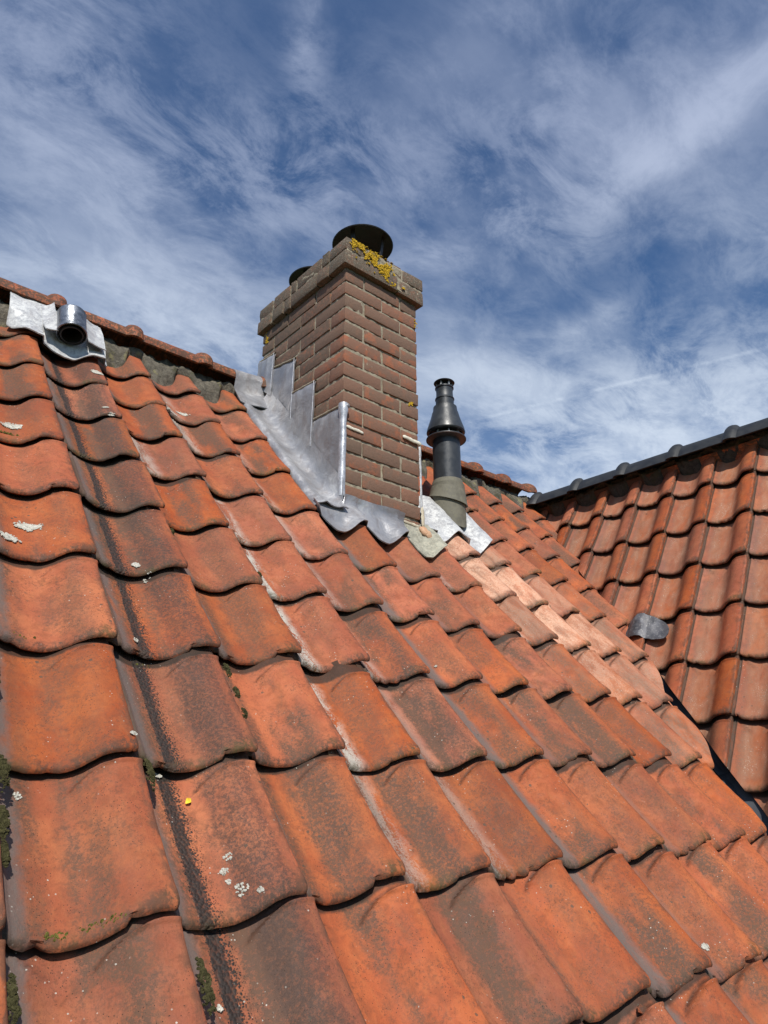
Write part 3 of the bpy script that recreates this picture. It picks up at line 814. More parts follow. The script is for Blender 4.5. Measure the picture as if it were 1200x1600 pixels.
def bedding(name, fr, u0, u1, vtop, vlow_pan, vlow_crest, sf, mat, root, wt=0.02, seed=0):
    grid = []; n = int(abs(u1 - u0) / 0.045)
    for k in range(n + 1):
        u = u0 + (u1 - u0) * k / n; h = sf(u); q = 1 + h / AMP          # 0 pan .. 1 crest
        vl = vlow_pan + (vlow_crest - vlow_pan) * sstep(q, 0.1, 0.85) + 0.12 * nz(u * 2.1, seed) + 0.05 * nz(u * 7, seed)
        row = []
        for a in range(11):
            f = a / 10
            v = vl + (vtop - vl) * f
            w = (h - 0.11) * (1 - f) + wt * f + 0.13 * math.sin(math.pi * min(1, f * 1.25) * 0.8)
            w += 0.05 * nz(u * 3, v * 3, seed) + 0.045 * nz(u * 8, v * 8, seed) + 0.025 * nz(u * 17, v * 17, seed)
            if f > 0.7: w -= (0.05 + 0.16 * max(0, nz(u * 4, seed + 9))) * (f - .7) * 3.3
            row.append(fr(u, v, w))
        grid.append(row)
    V, Fc = solid_sheet(grid, 0.16 * S, N1 if root is main_roof else N2)
    world_child(name, V, Fc, mat, root)


bedding('bedding_mortar', R1, -2.2, 6.55, VRIDGE - 0.12, 13.05, 13.62, surf1, M_BED, main_roof, 0.0, 1)
bedding('bedding_mortar', R1, 9.1, 16.6, VRIDGE - 0.12, 13.05, 13.62, surf1, M_BED, main_roof, 0.0, 2)
def surf2(u):
    for i in range(-4, 12):
        a, b_ = u2col(i - 1), u2col(i)
        if b_ < u <= a: return AMP * (cubic(PROF, (a - u) / (a - b_)) - 1)
    return -AMP * .5
bedding('bedding_mortar', R2, 1.6, 11.9, 14.80, 14.44, 14.76, surf2, M_BEDD, side_roof, 0.02, 3)

# ------------------------------------------------------------------ valley gutter
vg = empty('valley_gutter', R1(VU0 + VSL * 3 - 0.1, 3.0, -0.5), 'dark metal valley lining in the gap between the two tiled slopes', 'gutter')
def vpt(t_, side_w, lift=0.0):
    p = VALP + VALD * (t_ * S)
    dn = 0.40
    base = p - Vector((0, 0, dn * S * 1.5))
    if side_w <= 0: dirv = (-EX1 + 0.0 * S1)
    return base, dirv
def gutter_sheet(t0, t1, lift):
    grid = []
    for k in range(13):
        t_ = t0 + (t1 - t0) * k / 12
        p = VALP + VALD * (t_ * S) - Vector((0, 0, (0.72 - lift) * S))
        a1 = (-EX1 - VALD * (-EX1).dot(VALD)).normalized()      # along the main slope, away from the valley
        a2 = (EX2 - VALD * EX2.dot(VALD)).normalized()          # along the side slope
        a1 = (a1 - N1 * a1.dot(N1)).normalized(); a2 = (a2 - N2 * a2.dot(N2)).normalized()
        row = [p + a1 * 1.0 * S, p + a1 * 0.5 * S, p + a1 * 0.12 * S - Vector((0, 0, .0)), p + a2 * 0.12 * S, p + a2 * 0.5 * S, p + a2 * 1.0 * S]
        grid.append(row)
    V, Fc = solid_sheet(grid, 0.012 * S, (N1 + N2).normalized())
    world_child('lining_sheet', V, Fc, M_GUTTER, vg, smooth=True, angle=R(20))
gutter_sheet(-9.1, 0.5, 0.0)
gutter_sheet(-14.5, -8.9, 0.02)
gutter_sheet(-19.3, -14.3, 0.04)

# ------------------------------------------------------------------ chimney
chimney = empty('chimney', WD((CHX0 + CHX1) / 2, CHY0 + 0.1, 4.5), 'square brown brick chimney with corbelled top, golden lichen and two round cowls', 'chimney')
rb = random.Random(5)
def brick_mesh(lx, ly, lz, seed, rough=1.0):
    """irregular brick, origin in its middle (metres)"""
    bm = bmesh.new(); bmesh.ops.create_cube(bm, size=1)
    bmesh.ops.subdivide_edges(bm, edges=bm.edges[:], cuts=3, use_grid_fill=True)
    for v in bm.verts:
        p = v.co.copy()
        # concentrate outer rings near the edges
        q = Vector([math.copysign(0.5 if abs(c) > .49 else (0.5 - 0.0045 / l if abs(c) > .2 else 0), c) for c, l in zip(p, (lx, ly, lz))])
        w = Vector((q.x * lx, q.y * ly, q.z * lz))
        out = sum(abs(abs(c) - .5) < 1e-6 for c in q)
        if out >= 2: w -= Vector([math.copysign(0.0012, c) if abs(abs(c) - .5) < 1e-6 else 0 for c in q])
        w += Vector((nz(w.x * 25, w.z * 40, seed), nz(w.y * 25, w.x * 25, seed + 5), nz(w.x * 22, w.y * 22, seed + 9))) * 0.0032 * rough
        v.co = w
    me = bpy.data.meshes.new('brick'); 
    for f in bm.faces: f.smooth = True
    for e in bm.edges:
        if len(e.link_faces) == 2 and e.calc_face_angle(0) > R(28): e.smooth = False
    bm.to_mesh(me); bm.free(); return me


BC = {}
def brick(x0, x1, y0, y1, z0, z1, mat, nvar=5, name='brick', rough=1.0, grime_shade=0.0, jit=0.0025):
    """coordinates in roof units from the camera; faces outwards on chosen extents"""
    key = (round(x1 - x0, 2), round(y1 - y0, 2), round(z1 - z0, 2), rb.randrange(nvar), mat.name)
    if key not in BC:
        me = brick_mesh(key[0] * S, key[1] * S, key[2] * S, hash(key[:4]) % 97, rough); me.materials.append(mat); BC[key] = me
    o = new_obj(name, BC[key], chimney)
    o.location = WD((x0 + x1) / 2, (y0 + y1) / 2, (z0 + z1) / 2) - chimney.location + Vector((rb.uniform(-1, 1), rb.uniform(-1, 1), rb.uniform(-.4, .4))) * jit
    o.rotation_euler = (rb.uniform(-1, 1) * .006, rb.uniform(-1, 1) * .006, rb.uniform(-1, 1) * .006)
    if grime_shade: o['grime_shade'] = grime_shade
    return o


ZT = 9.435; CO = 0.3095; BH = 0.264; JT = 0.042
W_ = 0.46
def lean(z): return (0.0, 0.0)
NCO = 23
def roof_z(y):
    return -H1 * math.cos(P1) + (y - H1 * math.sin(P1)) * math.tan(P1)
for k in range(NCO):
    z1 = ZT - 0.02 - k * CO; z0 = z1 - BH
    gr = 0.5 if k == 0 else (0.25 if rb.random() < .2 else 0)
    xm = (CHX0 + CHX1) / 2; ym = (CHY0 + CHY1) / 2
    parts_ = []
    if k % 2 == 1:   # two stretchers in front
        parts_ += [(CHX0, xm - JT / 2, CHY0, CHY0 + W_), (xm + JT / 2, CHX1, CHY0, CHY0 + W_)]
        parts_ += [(CHX0, xm - JT / 2, CHY1 - W_, CHY1), (xm + JT / 2, CHX1, CHY1 - W_, CHY1)]
        for xa, xb in ((CHX0, CHX0 + W_), (CHX1 - W_, CHX1)):
            parts_ += [(xa, xb, CHY0 + W_ + JT, ym - JT / 2), (xa, xb, ym + JT / 2, CHY1 - W_ - JT)]
    else:
        parts_ += [(CHX0 + W_ + JT, CHX1 - W_ - JT, CHY0, CHY0 + W_), (CHX0 + W_ + JT, CHX1 - W_ - JT, CHY1 - W_, CHY1)]
        L3 = (CHY1 - CHY0 - 2 * JT) / 3
        for xa, xb in ((CHX0, CHX0 + W_), (CHX1 - W_, CHX1)):
            for q in range(3):
                parts_.append((xa, xb, CHY0 + q * (L3 + JT), CHY0 + q * (L3 + JT) + L3))
    for xa, xb, ya, yb in parts_:
        if z1 < roof_z(ya) - 0.55: continue
        brick(xa, xb, ya, yb, z0, z1, M_BRICK, grime_shade=max(gr, 0.8) if (xa == CHX0 and ya > CHY0 + .1) else gr)  # left face bricks darkened to paint that side's shade
# corbelled top: two courses
OV = 0.115
for c, (z0, z1, ov) in enumerate(((ZT + 0.02, ZT + 0.335, OV), (ZT + 0.375, ZT + 0.665, OV - 0.015))):
    xa, xb, ya, yb = CHX0 - ov + .015, CHX1 + ov + .03, CHY0 - ov, CHY1 + ov
    if c == 0:
        cutx = [xa, xa + 1.62, xb]; 
        rows = [(xa, xa + 1.40), (xa + 1.44, xb)]
    else:
        rows = [(xa, xa + 0.50), (xa + 0.54, xa + 1.50), (xa + 1.54, xb)]
    for a, b_ in rows:
        brick(a, b_, ya, ya + W_ + .08, z0, z1, M_CAP, rough=1.9, name='cap_brick'); brick(a, b_, yb - W_ - .08, yb, z0, z1, M_CAP, rough=1.9, name='cap_brick')
    cuts = [ya + W_ + .12, ya + 1.02, ya + 1.98, ya + 2.25, yb - W_ - .12] if c == 0 else [ya + W_ + .12, ya + .86, ya + 1.78, ya + 2.02, yb - W_ - .12]
    for a, b_ in zip(cuts, cuts[1:]):
        for x_ in ((xa, xa + W_ + .08), (xb - W_ - .08, xb)):
            brick(x_[0], x_[1], a, b_ - 0.04, z0, z1, M_CAP, rough=1.9, name='cap_brick')
# mortar body, slightly behind the brick faces
def rough_box(name, x0, x1, y0, y1, z0, z1, mat, amp=0.006, dens=40, root=chimney):
    bm = bmesh.new(); bmesh.ops.create_cube(bm, size=1)
    bmesh.ops.subdivide_edges(bm, edges=bm.edges[:], cuts=dens, use_grid_fill=True)
    c = WD((x0 + x1) / 2, (y0 + y1) / 2, (z0 + z1) / 2)
    for v in bm.verts:
        w = Vector((v.co.x * (x1 - x0) * S, v.co.y * (y1 - y0) * S, v.co.z * (z1 - z0) * S))
        d = Vector((nz(w.x * 60, w.y * 60, w.z * 60), nz(w.y * 60 + 9, w.z * 60, w.x * 60), 0)) * amp
        v.co = w + d + c - root.location
    me = bpy.data.meshes.new(name)
    for f in bm.faces: f.smooth = True
    bm.to_mesh(me); bm.free()
    return new_obj(name, me, root, mat)
rec = 0.024
rough_box('mortar_core', CHX0 + rec, CHX1 - rec, CHY0 + rec, CHY1 - rec, 2.6, ZT + 0.02, M_JOINT, 0.0045, 60)
rough_box('cap_mortar', CHX0 - OV + rec + .03, CHX1 + OV - rec, CHY0 - OV + rec, CHY1 + OV - rec, ZT + 0.055, ZT + 0.63, M_JOINT, 0.006, 30)

# golden lichen crust on the cap: many little lobes merged into one growth
def lichen_mass(name, spots, mat, root, **kw):
    V = []; Fc = []
    for p, n, r in spots:
        n = n.normalized(); t_ = n.orthogonal().normalized(); b_ = n.cross(t_)
        base = len(V); k = 7; ph = rb.random() * 6
        for ring, (rr, hh) in enumerate(((1.0, 0.0), (0.75, 0.45), (0.3, 0.30))):
            for a in range(k):
                th = ph + 2 * math.pi * a / k; q = r * rr * (0.8 + 0.4 * rb.random())
                V.append(p + (t_ * math.cos(th) + b_ * math.sin(th)) * q + n * (hh * r - 0.0005))
        V.append(p + n * r * 0.15)
        for ring in range(2):
            for a in range(k):
                a2 = (a + 1) % k; Fc.append((base + ring * k + a, base + ring * k + a2, base + (ring + 1) * k + a2, base + (ring + 1) * k + a))
        for a in range(k): Fc.append((base + 2 * k + a, base + 2 * k + (a + 1) % k, base + 3 * k))
    world_child(name, V, Fc, mat, root, smooth=False, **kw)


sp = []
yf = CHY0 - OV
for k in range(620):
    f = rb.random()
    x = 7.08 + f * 1.05; zc = ZT + 0.60 - f * 0.20 - (0.10 if f > .6 else 0); 
    x += rb.gauss(0, .05); z = zc + rb.gauss(0, 0.115)
    if z > ZT + 0.66 or z < ZT + 0.03: continue
    if nz(x * 5, z * 6, 2) < -0.12: continue
    sp.append((WD(x, yf - 0.006, z), Vector((rb.gauss(0, .25), -1, rb.gauss(0, .25))), rb.uniform(0.0028, 0.0075)))
for x, z in ((8.46, ZT + .17), (8.48, ZT + .16), (8.43, ZT + .15)): sp.append((WD(x, yf - .006, z), Vector((0, -1, 0)), 0.006))
for k in range(60):
    sp.append((WD(7.2 + rb.random() * 1.0, yf + rb.random() * .15, ZT + .665), Vector((0, 0, 1)), rb.uniform(.003, .007)))
lichen_mass('lichen', sp, M_YELL, chimney, kind='stuff', label='golden yellow lichen on the front of the chimney top')
sp = [(WD(8.72 + rb.gauss(0, .03), CHY0 - .01, 6.98 + rb.gauss(0, .03)), Vector((0, -1, 0)), rb.uniform(.003, .006)) for k in range(12)]
sp += [(WD(CHX0 - .01, 12.02 + rb.gauss(0, .03), 9.2 + rb.gauss(0, .08)), Vector((-1, 0, 0)), rb.uniform(.003, .006)) for k in range(16)]
sp += [(WD(8.90 + rb.gauss(0, .02), CHY0 - .01, 8.95 + rb.gauss(0, .08)), Vector((0, -1, 0)), rb.uniform(.002, .005)) for k in range(14)]
lichen_mass('lichen', sp, M_YELL, chimney, kind='stuff')

# cowls
def cowl(cx, cy, cz, rad, label):
    t_ = empty('chimney_cowl', WD(cx, cy, ZT + .66), label, 'chimney cowl', 'round cowls on the chimney top')
    V, Fc = lathe([(0.001, 0.16), (rad * .3, 0.15), (rad * .65, 0.11), (rad * .9, 0.045), (rad * .985, 0.012), (rad, 0), (rad * .985, -0.02), (rad * .9, 0.022), (rad * .6, 0.08), (0.001, 0.125)], 48)
    world_child('disc', [CAM + (Vector(v) + Vector((cx, cy, cz))) * S for v in V], Fc, M_COWL, t_, angle=R(50))
    V, Fc = lathe([(.36, -.25), (.36, .06), (.38, .07), (.38, .10), (.36, .11), (.33, .10), (.33, -.25)], 40)
    world_child('flue_pot', [CAM + (Vector(v) + Vector((cx, cy, ZT + .70))) * S for v in V], Fc, M_COWL, t_, angle=R(40))
    for a in (25, 115, 205, 295):
        a = R(a); d = Vector((math.cos(a), math.sin(a), 0)); e = Vector((-d.y, d.x, 0)) * .05
        p0 = Vector((cx, cy, ZT + .74)) + d * .38; p1 = Vector((cx, cy, cz + .045)) + d * (rad * .72)
        V = []
        for p in (p0, p1):
            for q in (e, -e):
                V += [p + q, p + q + d * .02]
        Vw = [CAM + v * S for v in V]
        world_child('strut', Vw, [(0, 1, 3, 2), (4, 6, 7, 5), (0, 4, 5, 1), (2, 3, 7, 6), (0, 2, 6, 4), (1, 5, 7, 3)], M_COWL, t_, smooth=False)
    return t_
cowl(7.97, 9.80, 10.95, 0.68, 'large black disc cowl on struts at the front of the chimney')
cowl(7.97, 11.62, 11.03, 0.62, 'black disc cowl at the back, mostly hidden behind the cap bricks')

# ------------------------------------------------------------------ lead flashings of the chimney
def quad_grid(c00, c10, c11, c01, nu, nv, f):
    g = []
    for i in range(nu + 1):
        row = []
        for j in range(nv + 1):
            a = i / nu; b_ = j / nv
            p = [(1 - a) * (1 - b_) * c00[k] + a * (1 - b_) * c10[k] + a * b_ * c11[k] + (1 - a) * b_ * c01[k] for k in range(2)]
            row.append(f(p[0], p[1], a, b_))
        g.append(row)
    return g


M_SHINE = mat_plain('lead_edge_highlight', (0.46, 0.47, 0.50), 0.40, 0.25, 30, 0.5, 0.40, 0.0015, spots=(0.70, 0.70, 0.70))  # pale lead edges: white oxide and a highlight put into the colour
# side gutter sheet lying on the slope left of the chimney, dressed up the brickwork
g = []
for k in range(41):
    v = 9.02 + (13.55 - 9.02) * k / 40
    row = []
    ue = 6.30 + 0.03 * nz(v * 2.2); kf = sstep(v, 9.15, 9.75)
    for u, w in ((ue, -0.06), (ue + .04, 0.012), (ue + .10, 0.035), (6.48, 0.02), (6.58, -0.02), (6.68, -0.035), (6.76, -0.03), (6.82, 0.0 + .0), (6.87, .05 * kf), (6.905, .12 * kf), (6.93, .22 * kf), (6.945, .36 * kf)):
        ww = w + (0.10 if u > 6.42 else 0.04) * (1 - sstep(v, 9.0, 9.5)) + 0.006 * nz(u * 3, v * 1.6, 4) + 0.003 * nz(u * 9, v * 5, 8)
        row.append(R1(u, v, ww))
    g.append(row)
V, Fc = solid_sheet(g, 0.02 * S, N1)
world_child('side_flashing', V, Fc, M_LEAD, chimney, angle=R(60), label='long lead sheet running down the roof beside the chimney')
# step flashings on the left face (y, z) corners: top back, top front, bottom front, bottom back
STEP_OBJ = []
STEPS = [((9.991, 6.335), (9.07, 6.287), (9.02, 4.40), (10.043, 5.62), 0.050),
         ((10.804, 7.259), (9.974, 7.19), (10.02, 5.55), (10.863, 6.45), 0.068),
         ((11.62, 8.235), (10.748, 8.072), (10.79, 6.45), (11.72, 7.40), 0.050),
         ((12.20, 8.66), (11.552, 8.588), (11.60, 7.55), (12.25, 8.05), 0.068)]
for n_, (a, b_, c, d, offx) in enumerate(STEPS):
    g = quad_grid(a, b_, c, d, 14, 18, lambda y, z, s_, t_: WD(CHX0 - offx - 0.022 * nz(y * 3, z * 2.5, n_) - 0.010 * nz(y * 8, z * 5, n_ + 4) + (0.02 if t_ < .03 else 0) - 0.05 * max(0, t_ - .8), y, z))
    V, Fc = solid_sheet(g, 0.018 * S, Vector((-1, 0, 0)))
    STEP_OBJ.append(world_child('step_flashing', V, Fc, M_LEAD, chimney, angle=R(60)))
for n_, (a, b_, c, d, offx) in enumerate(STEPS):
    x_ = CHX0 - offx - 0.02
    pa = [WD(CHX0 - 0.035, a[0] + (b_[0] - a[0]) * q / 10, a[1] + (b_[1] - a[1]) * q / 10 + 0.02) for q in range(11)]
    pb = [WD(x_ - 0.01 * nz(q, n_), b_[0] + (c[0] - b_[0]) * q / 14 * .86, b_[1] + (c[1] - b_[1]) * q / 14 * .86) for q in range(15)]
    V = []; Fc = []
    for P_, r_, mt_, nm_ in ((pa, 0.026, M_JOINT, 'flashing_pointing'), (pb, 0.007, M_SHINE, 'edge_highlight')):  # mortar along the top; pale bead added as the front edge's highlight
        if n_ == 0 and nm_ == 'edge_highlight': continue
        sheet_ = STEP_OBJ[n_]
        V = []; Fc = []
        for i, p in enumerate(P_):
            d_ = (P_[min(i + 1, len(P_) - 1)] - P_[max(i - 1, 0)]).normalized(); e1 = d_.cross(Vector((1, 0, 0))).normalized()
            for q in range(6):
                th = q * math.pi / 3; rr = r_ * S * (1 + .35 * nz(i * .9, q, n_))
                V.append(p + e1 * math.cos(th) * rr + Vector((1, 0, 0)) * math.sin(th) * rr)
        for i in range(len(P_) - 1):
            for q in range(6): Fc.append((i * 6 + q, i * 6 + (q + 1) % 6, (i + 1) * 6 + (q + 1) % 6, (i + 1) * 6 + q))
        world_child(nm_, V, Fc, mt_, chimney).parent = sheet_
# rolled front edge of the lowest step sheet, wrapping the corner
g = []
for k in range(25):
    z = 6.33 - k / 24 * 1.83; row = []
    for a in range(11):
        th = math.pi * (1.15 - a / 10 * 1.05)
        rr = 0.062 + 0.012 * nz(z * 3, 1) + (0.02 if k < 3 else 0)
        row.append(WD(CHX0 - 0.015 + rr * 1.0 * math.cos(th) + 0.01 * nz(z * 2.2, 3), CHY0 - 0.035 - rr * math.sin(th), z))
    g.append(row)
V, Fc = solid_sheet(g, 0.02 * S, Vector((0, -1, 0)))
world_child('corner_roll', V, Fc, M_SHINE, chimney, angle=R(60), label='bright folded lead edge on the near chimney corner')
V, Fc = lathe([(0.001, .05), (.035, .045), (.055, .015), (.055, -.02), (.03, -.045), (.001, -.05)], 14)
world_child('lead_knob', [CAM + (Vector((v.x, v.y * .8, v.z)) + Vector((CHX0 + .03, CHY0 - .085, 6.28))) * S for v in V], Fc, M_LEAD, chimney)
# front apron dressed over the tiles
LOW = [(6.28, 9.0), (6.36, 8.66), (6.55, 8.50), (6.75, 8.52), (6.95, 8.62), (7.2, 8.80), (7.36, 8.78), (7.5, 8.56), (7.7, 8.50), (7.95, 8.62), (8.2, 8.82), (8.46, 8.93)]
g = []
for k in range(61):
    u = 6.30 + (8.46 - 6.30) * k / 60; vl = interp(LOW, u); row = []
    vt = 9.16 + 0.24 * sstep(u, 6.90, 7.02)
    for a in range(13):
        f = a / 12; v = vl + (vt - vl) * f
        h = surf1(u) * (0.86 - 0.75 * sstep(f, 0.25, 1.0)) + 0.055 + 0.02 * (1 - f)
        h += 0.008 * nz(u * 5, v * 5, 6)
        if f > 0.85 and u > 6.97: h += (f - .85) * 0.9
        row.append(R1(u, v, h))
    g.append(row)
V, Fc = solid_sheet(g, 0.022 * S, N1)
world_child('front_apron', V, Fc, M_LEAD, chimney, angle=R(60), label='wavy lead apron below the front of the chimney')
LOW2 = [(8.40, 8.92), (8.5, 8.62), (8.62, 8.48), (8.80, 8.50), (9.0, 8.62), (9.2, 8.74)]
g = []
for k in range(25):
    u = 8.40 + (9.2 - 8.40) * k / 24; vl = interp(LOW2, u); row = []
    for a in range(9):
        f = a / 8; v = vl + (9.42 - vl) * f
        row.append(R1(u, v, surf1(u) * (1 - .8 * sstep(f, .4, 1)) + 0.06 + 0.015 * nz(u * 6, v * 6, 16)))
    g.append(row)
V, Fc = solid_sheet(g, 0.022 * S, N1)
world_child('apron_piece', V, Fc, mat_plain('limed_lead', (0.30, 0.29, 0.23), 0.7, 0.3, 40, 0.4, 0.1, 0.002, spots=(0.50, 0.44, 0.33)), chimney, angle=R(60), label='greenish lime stained lead piece right of the apron')
# fillet of cream pointing along the base, at the right corner and in the two loose chases
def lump(name, pts, r, mat, root, sq=(1, 1, 1), **kw):
    """rough bead along world points"""
    V = []; Fc = []; n = 8
    for i, p in enumerate(pts):
        p = Vector(p)
        d = (Vector(pts[min(i + 1, len(pts) - 1)]) - Vector(pts[max(i - 1, 0)])).normalized()
        a = d.orthogonal().normalized(); b_ = d.cross(a)
        for k in range(n):
            th = 2 * math.pi * k / n; q = r * (1 + 0.75 * nz(p.x * 60 + k * .6, p.y * 60, p.z * 60)) * (0.5 if i in (0, len(pts) - 1) else 1)
            o_ = a * math.cos(th) * q + b_ * math.sin(th) * q; V.append(p + Vector((o_.x, o_.y * .42, o_.z)))
    for i in range(len(pts) - 1):
        for k in range(n): Fc.append((i * n + k, i * n + (k + 1) % n, (i + 1) * n + (k + 1) % n, (i + 1) * n + k))
    Fc.append(tuple(range(n))); Fc.append(tuple(range((len(pts) - 1) * n, len(pts) * n)))
    return world_child(name, V, Fc, mat, root, **kw)


def line(a, b_, n): return [Vector(a).lerp(Vector(b_), k / n) for k in range(n + 1)]
M_PALE = mat_mortar('pale_fillet', (0.40, 0.34, 0.24), (0.60, 0.53, 0.40), 0.003)
zb = lambda u: 4.36
lump('base_pointing', line(WD(7.05, CHY0 - .02, 4.47), WD(8.9, CHY0 - .02, 4.36), 24), 0.030 * S, M_PALE, chimney)
lump('loose_pointing', line(WD(7.06, CHY0 - .02, 5.91), WD(7.48, CHY0 - .02, 5.89), 10), 0.034 * S, M_CREAM, chimney, label='white pointing in a raked joint by the lead corner')
lump('loose_pointing', line(WD(8.48, CHY0 - .02, 6.16), WD(8.98, CHY0 - .03, 6.13), 10), 0.042 * S, M_CREAM, chimney, label='white pointing at the right edge of the chimney')
lump('edge_strip', line(WD(8.95, CHY0 - .01, 6.12), WD(8.96, CHY0 - .01, 4.70), 20), 0.030 * S, M_LEADP, chimney, label='thin pale lead strip down the right chimney corner')
lump('edge_strip', line(WD(8.98, CHY0 - .01, 4.80), WD(8.95, CHY0 - .06, 4.36), 8), 0.045 * S, M_PALE, chimney)
lump('corner_mortar', line(R1(8.86, 9.28, .02), R1(9.02, 9.02, -.02), 6), 0.075 * S, mat_mortar('orange_mortar', (0.42, 0.22, 0.12), (0.62, 0.42, 0.28), 0.004), chimney, label='orange stained mortar dab at the right foot of the chimney')
lump('joint_lead', line(WD(CHX0 - .05, 9.10, 4.75), WD(CHX0 + .10, CHY0 - .06, 4.35), 6), 0.04 * S, M_PALE, chimney)
# right side sheet lying behind, in the chimney's shade
g = []
for k in range(21):
    v = 9.5 + (13.4 - 9.5) * k / 20
    g.append([R1(u, v, w + 0.012 * nz(u * 5, v * 3)) for u, w in ((8.95, .20), (8.98, .08), (9.04, .02), (9.14, .0), (9.26, .01))])
V, Fc = solid_sheet(g, 0.02 * S, N1)
world_child('side_flashing', V, Fc, M_LEAD, chimney, angle=R(60))
# saddle over the ridge beside the chimney
g = []
for i in range(15):
    u = 6.22 + (7.0 - 6.22) * i / 14; row = []
    for a in range(15):
        th = -0.55 + a / 14 * 3.0          # from the near slope over the ridge
        rr = 0.40 + 0.02 * nz(u * 5, a * .6)
        if a < 4:
            p = R1(u, 13.05 + a * 0.19 + 0.10 * (u - 6.1), 0.05 + 0.02 * a + 0.03 * nz(u * 4, a) - 0.03 * math.sin((u - 6.1) * 5))
        else:
            q = (a - 4) / 10 * math.pi * 0.9
            p = apex + Vector((u * S, -math.cos(q) * 0.40 * S, (math.sin(q) * 0.30 + 0.0 + 0.10 * (u - 6.1)) * S))
        row.append(p)
    g.append(row)
V, Fc = solid_sheet(g, 0.02 * S, Vector((0, -0.5, 0.8)))
world_child('ridge_saddle', V, Fc, M_LEAD, chimney, angle=R(60), label='lead saddle over the ridge beside the chimney')

# ------------------------------------------------------------------ flue terminal
PX, PY = 10.664, 9.998
flue = empty('flue_terminal', WD(PX, PY, 5.35), 'tall anthracite plastic flue terminal with cone and rain discs, right of the chimney', 'flue pipe')
def fl(name, prof, mat, n=48, tilt=None, **kw):
    V, Fc = lathe(prof, n)
    out = []
    for v in V:
        out.append(CAM + (Vector((v.x + PX, v.y + PY, v.z))) * S)
    return world_child(name, out, Fc, mat, flue, angle=R(35), **kw)
fl('pipe', [(.315, 5.6), (.315, 7.16), (.30, 7.18), (.28, 7.18), (.28, 5.6)], M_PIPE)
fl('rain_disc', [(.31, 7.10), (.36, 7.105), (.455, 7.12), (.46, 7.105), (.45, 7.09), (.36, 7.07), (.31, 7.06)], M_PIPE)
rd_ = flue.children[-1] if flue.children[-1].name.startswith('rain_disc') else [c for c in flue.children if c.name.startswith('rain_disc')][0]
fl('rain_disc_rim', [(.448, 7.080), (.458, 7.088), (.459, 7.10), (.452, 7.104)], M_RUST).parent = rd_
fl('neck', [(.25, 7.1), (.25, 7.28), (.33, 7.30), (.33, 7.34), (.24, 7.36)], M_PIPE)
fl('cone', [(.38, 7.24), (.43, 7.25), (.445, 7.28), (.43, 7.36), (.385, 7.50), (.34, 7.64), (.305, 7.78), (.285, 7.83), (.275, 7.93), (.24, 7.95), (.20, 7.90), (.24, 7.7), (.34, 7.5), (.40, 7.30), (.38, 7.24)], M_PIPE)
fl('collar', [(.212, 7.9), (.212, 8.13), (.226, 8.135), (.226, 8.16), (.21, 8.17), (.20, 8.19), (.195, 8.33), (.20, 8.42), (.22, 8.43), (.22, 8.46), (.17, 8.47), (.16, 8.2)], M_PIPE)
td_ = fl('top_disc', [(.001, 8.63), (.15, 8.62), (.235, 8.60), (.248, 8.585), (.24, 8.57), (.15, 8.565), (.001, 8.56)], M_COWL)
fl('inner_tube', [(.12, 8.3), (.12, 8.57), (.10, 8.57), (.10, 8.3)], M_COWL)
for a in range(0, 360, 60):
    a_ = R(a + 20); c_ = Vector((math.cos(a_), math.sin(a_), 0)); e = Vector((-c_.y, c_.x, 0)) * .018
    V = []
    for z in (8.45, 8.575):
        for s_ in (e, -e):
            V += [Vector((PX, PY, z)) + c_ * .165 + s_, Vector((PX, PY, z)) + c_ * .195 + s_]
    world_child('pin', [CAM + v * S for v in V], [(0, 1, 3, 2), (4, 6, 7, 5), (0, 4, 5, 1), (2, 3, 7, 6), (0, 2, 6, 4), (1, 5, 7, 3)], mat_plain('grey_pin', (.30, .31, .32), .5, .1) if a == 0 else bpy.data.materials['grey_pin'], flue, smooth=False).parent = td_
for a in range(0, 360, 45):
    a_ = R(a + 10); c_ = Vector((math.cos(a_), math.sin(a_), 0)); e = Vector((-c_.y, c_.x, 0)) * .012
    V = []
    for z, r_ in ((7.10, .40), (7.26, .33)):
        for s_ in (e, -e):
            V += [Vector((PX, PY, z)) + c_ * (r_ - .05) + s_, Vector((PX, PY, z)) + c_ * r_ + s_]
    world_child('spacer', [CAM + v * S for v in V], [(0, 1, 3, 2), (4, 6, 7, 5), (0, 4, 5, 1), (2, 3, 7, 6), (0, 2, 6, 4), (1, 5, 7, 3)], bpy.data.materials['grey_pin'], flue, smooth=False).parent = rd_
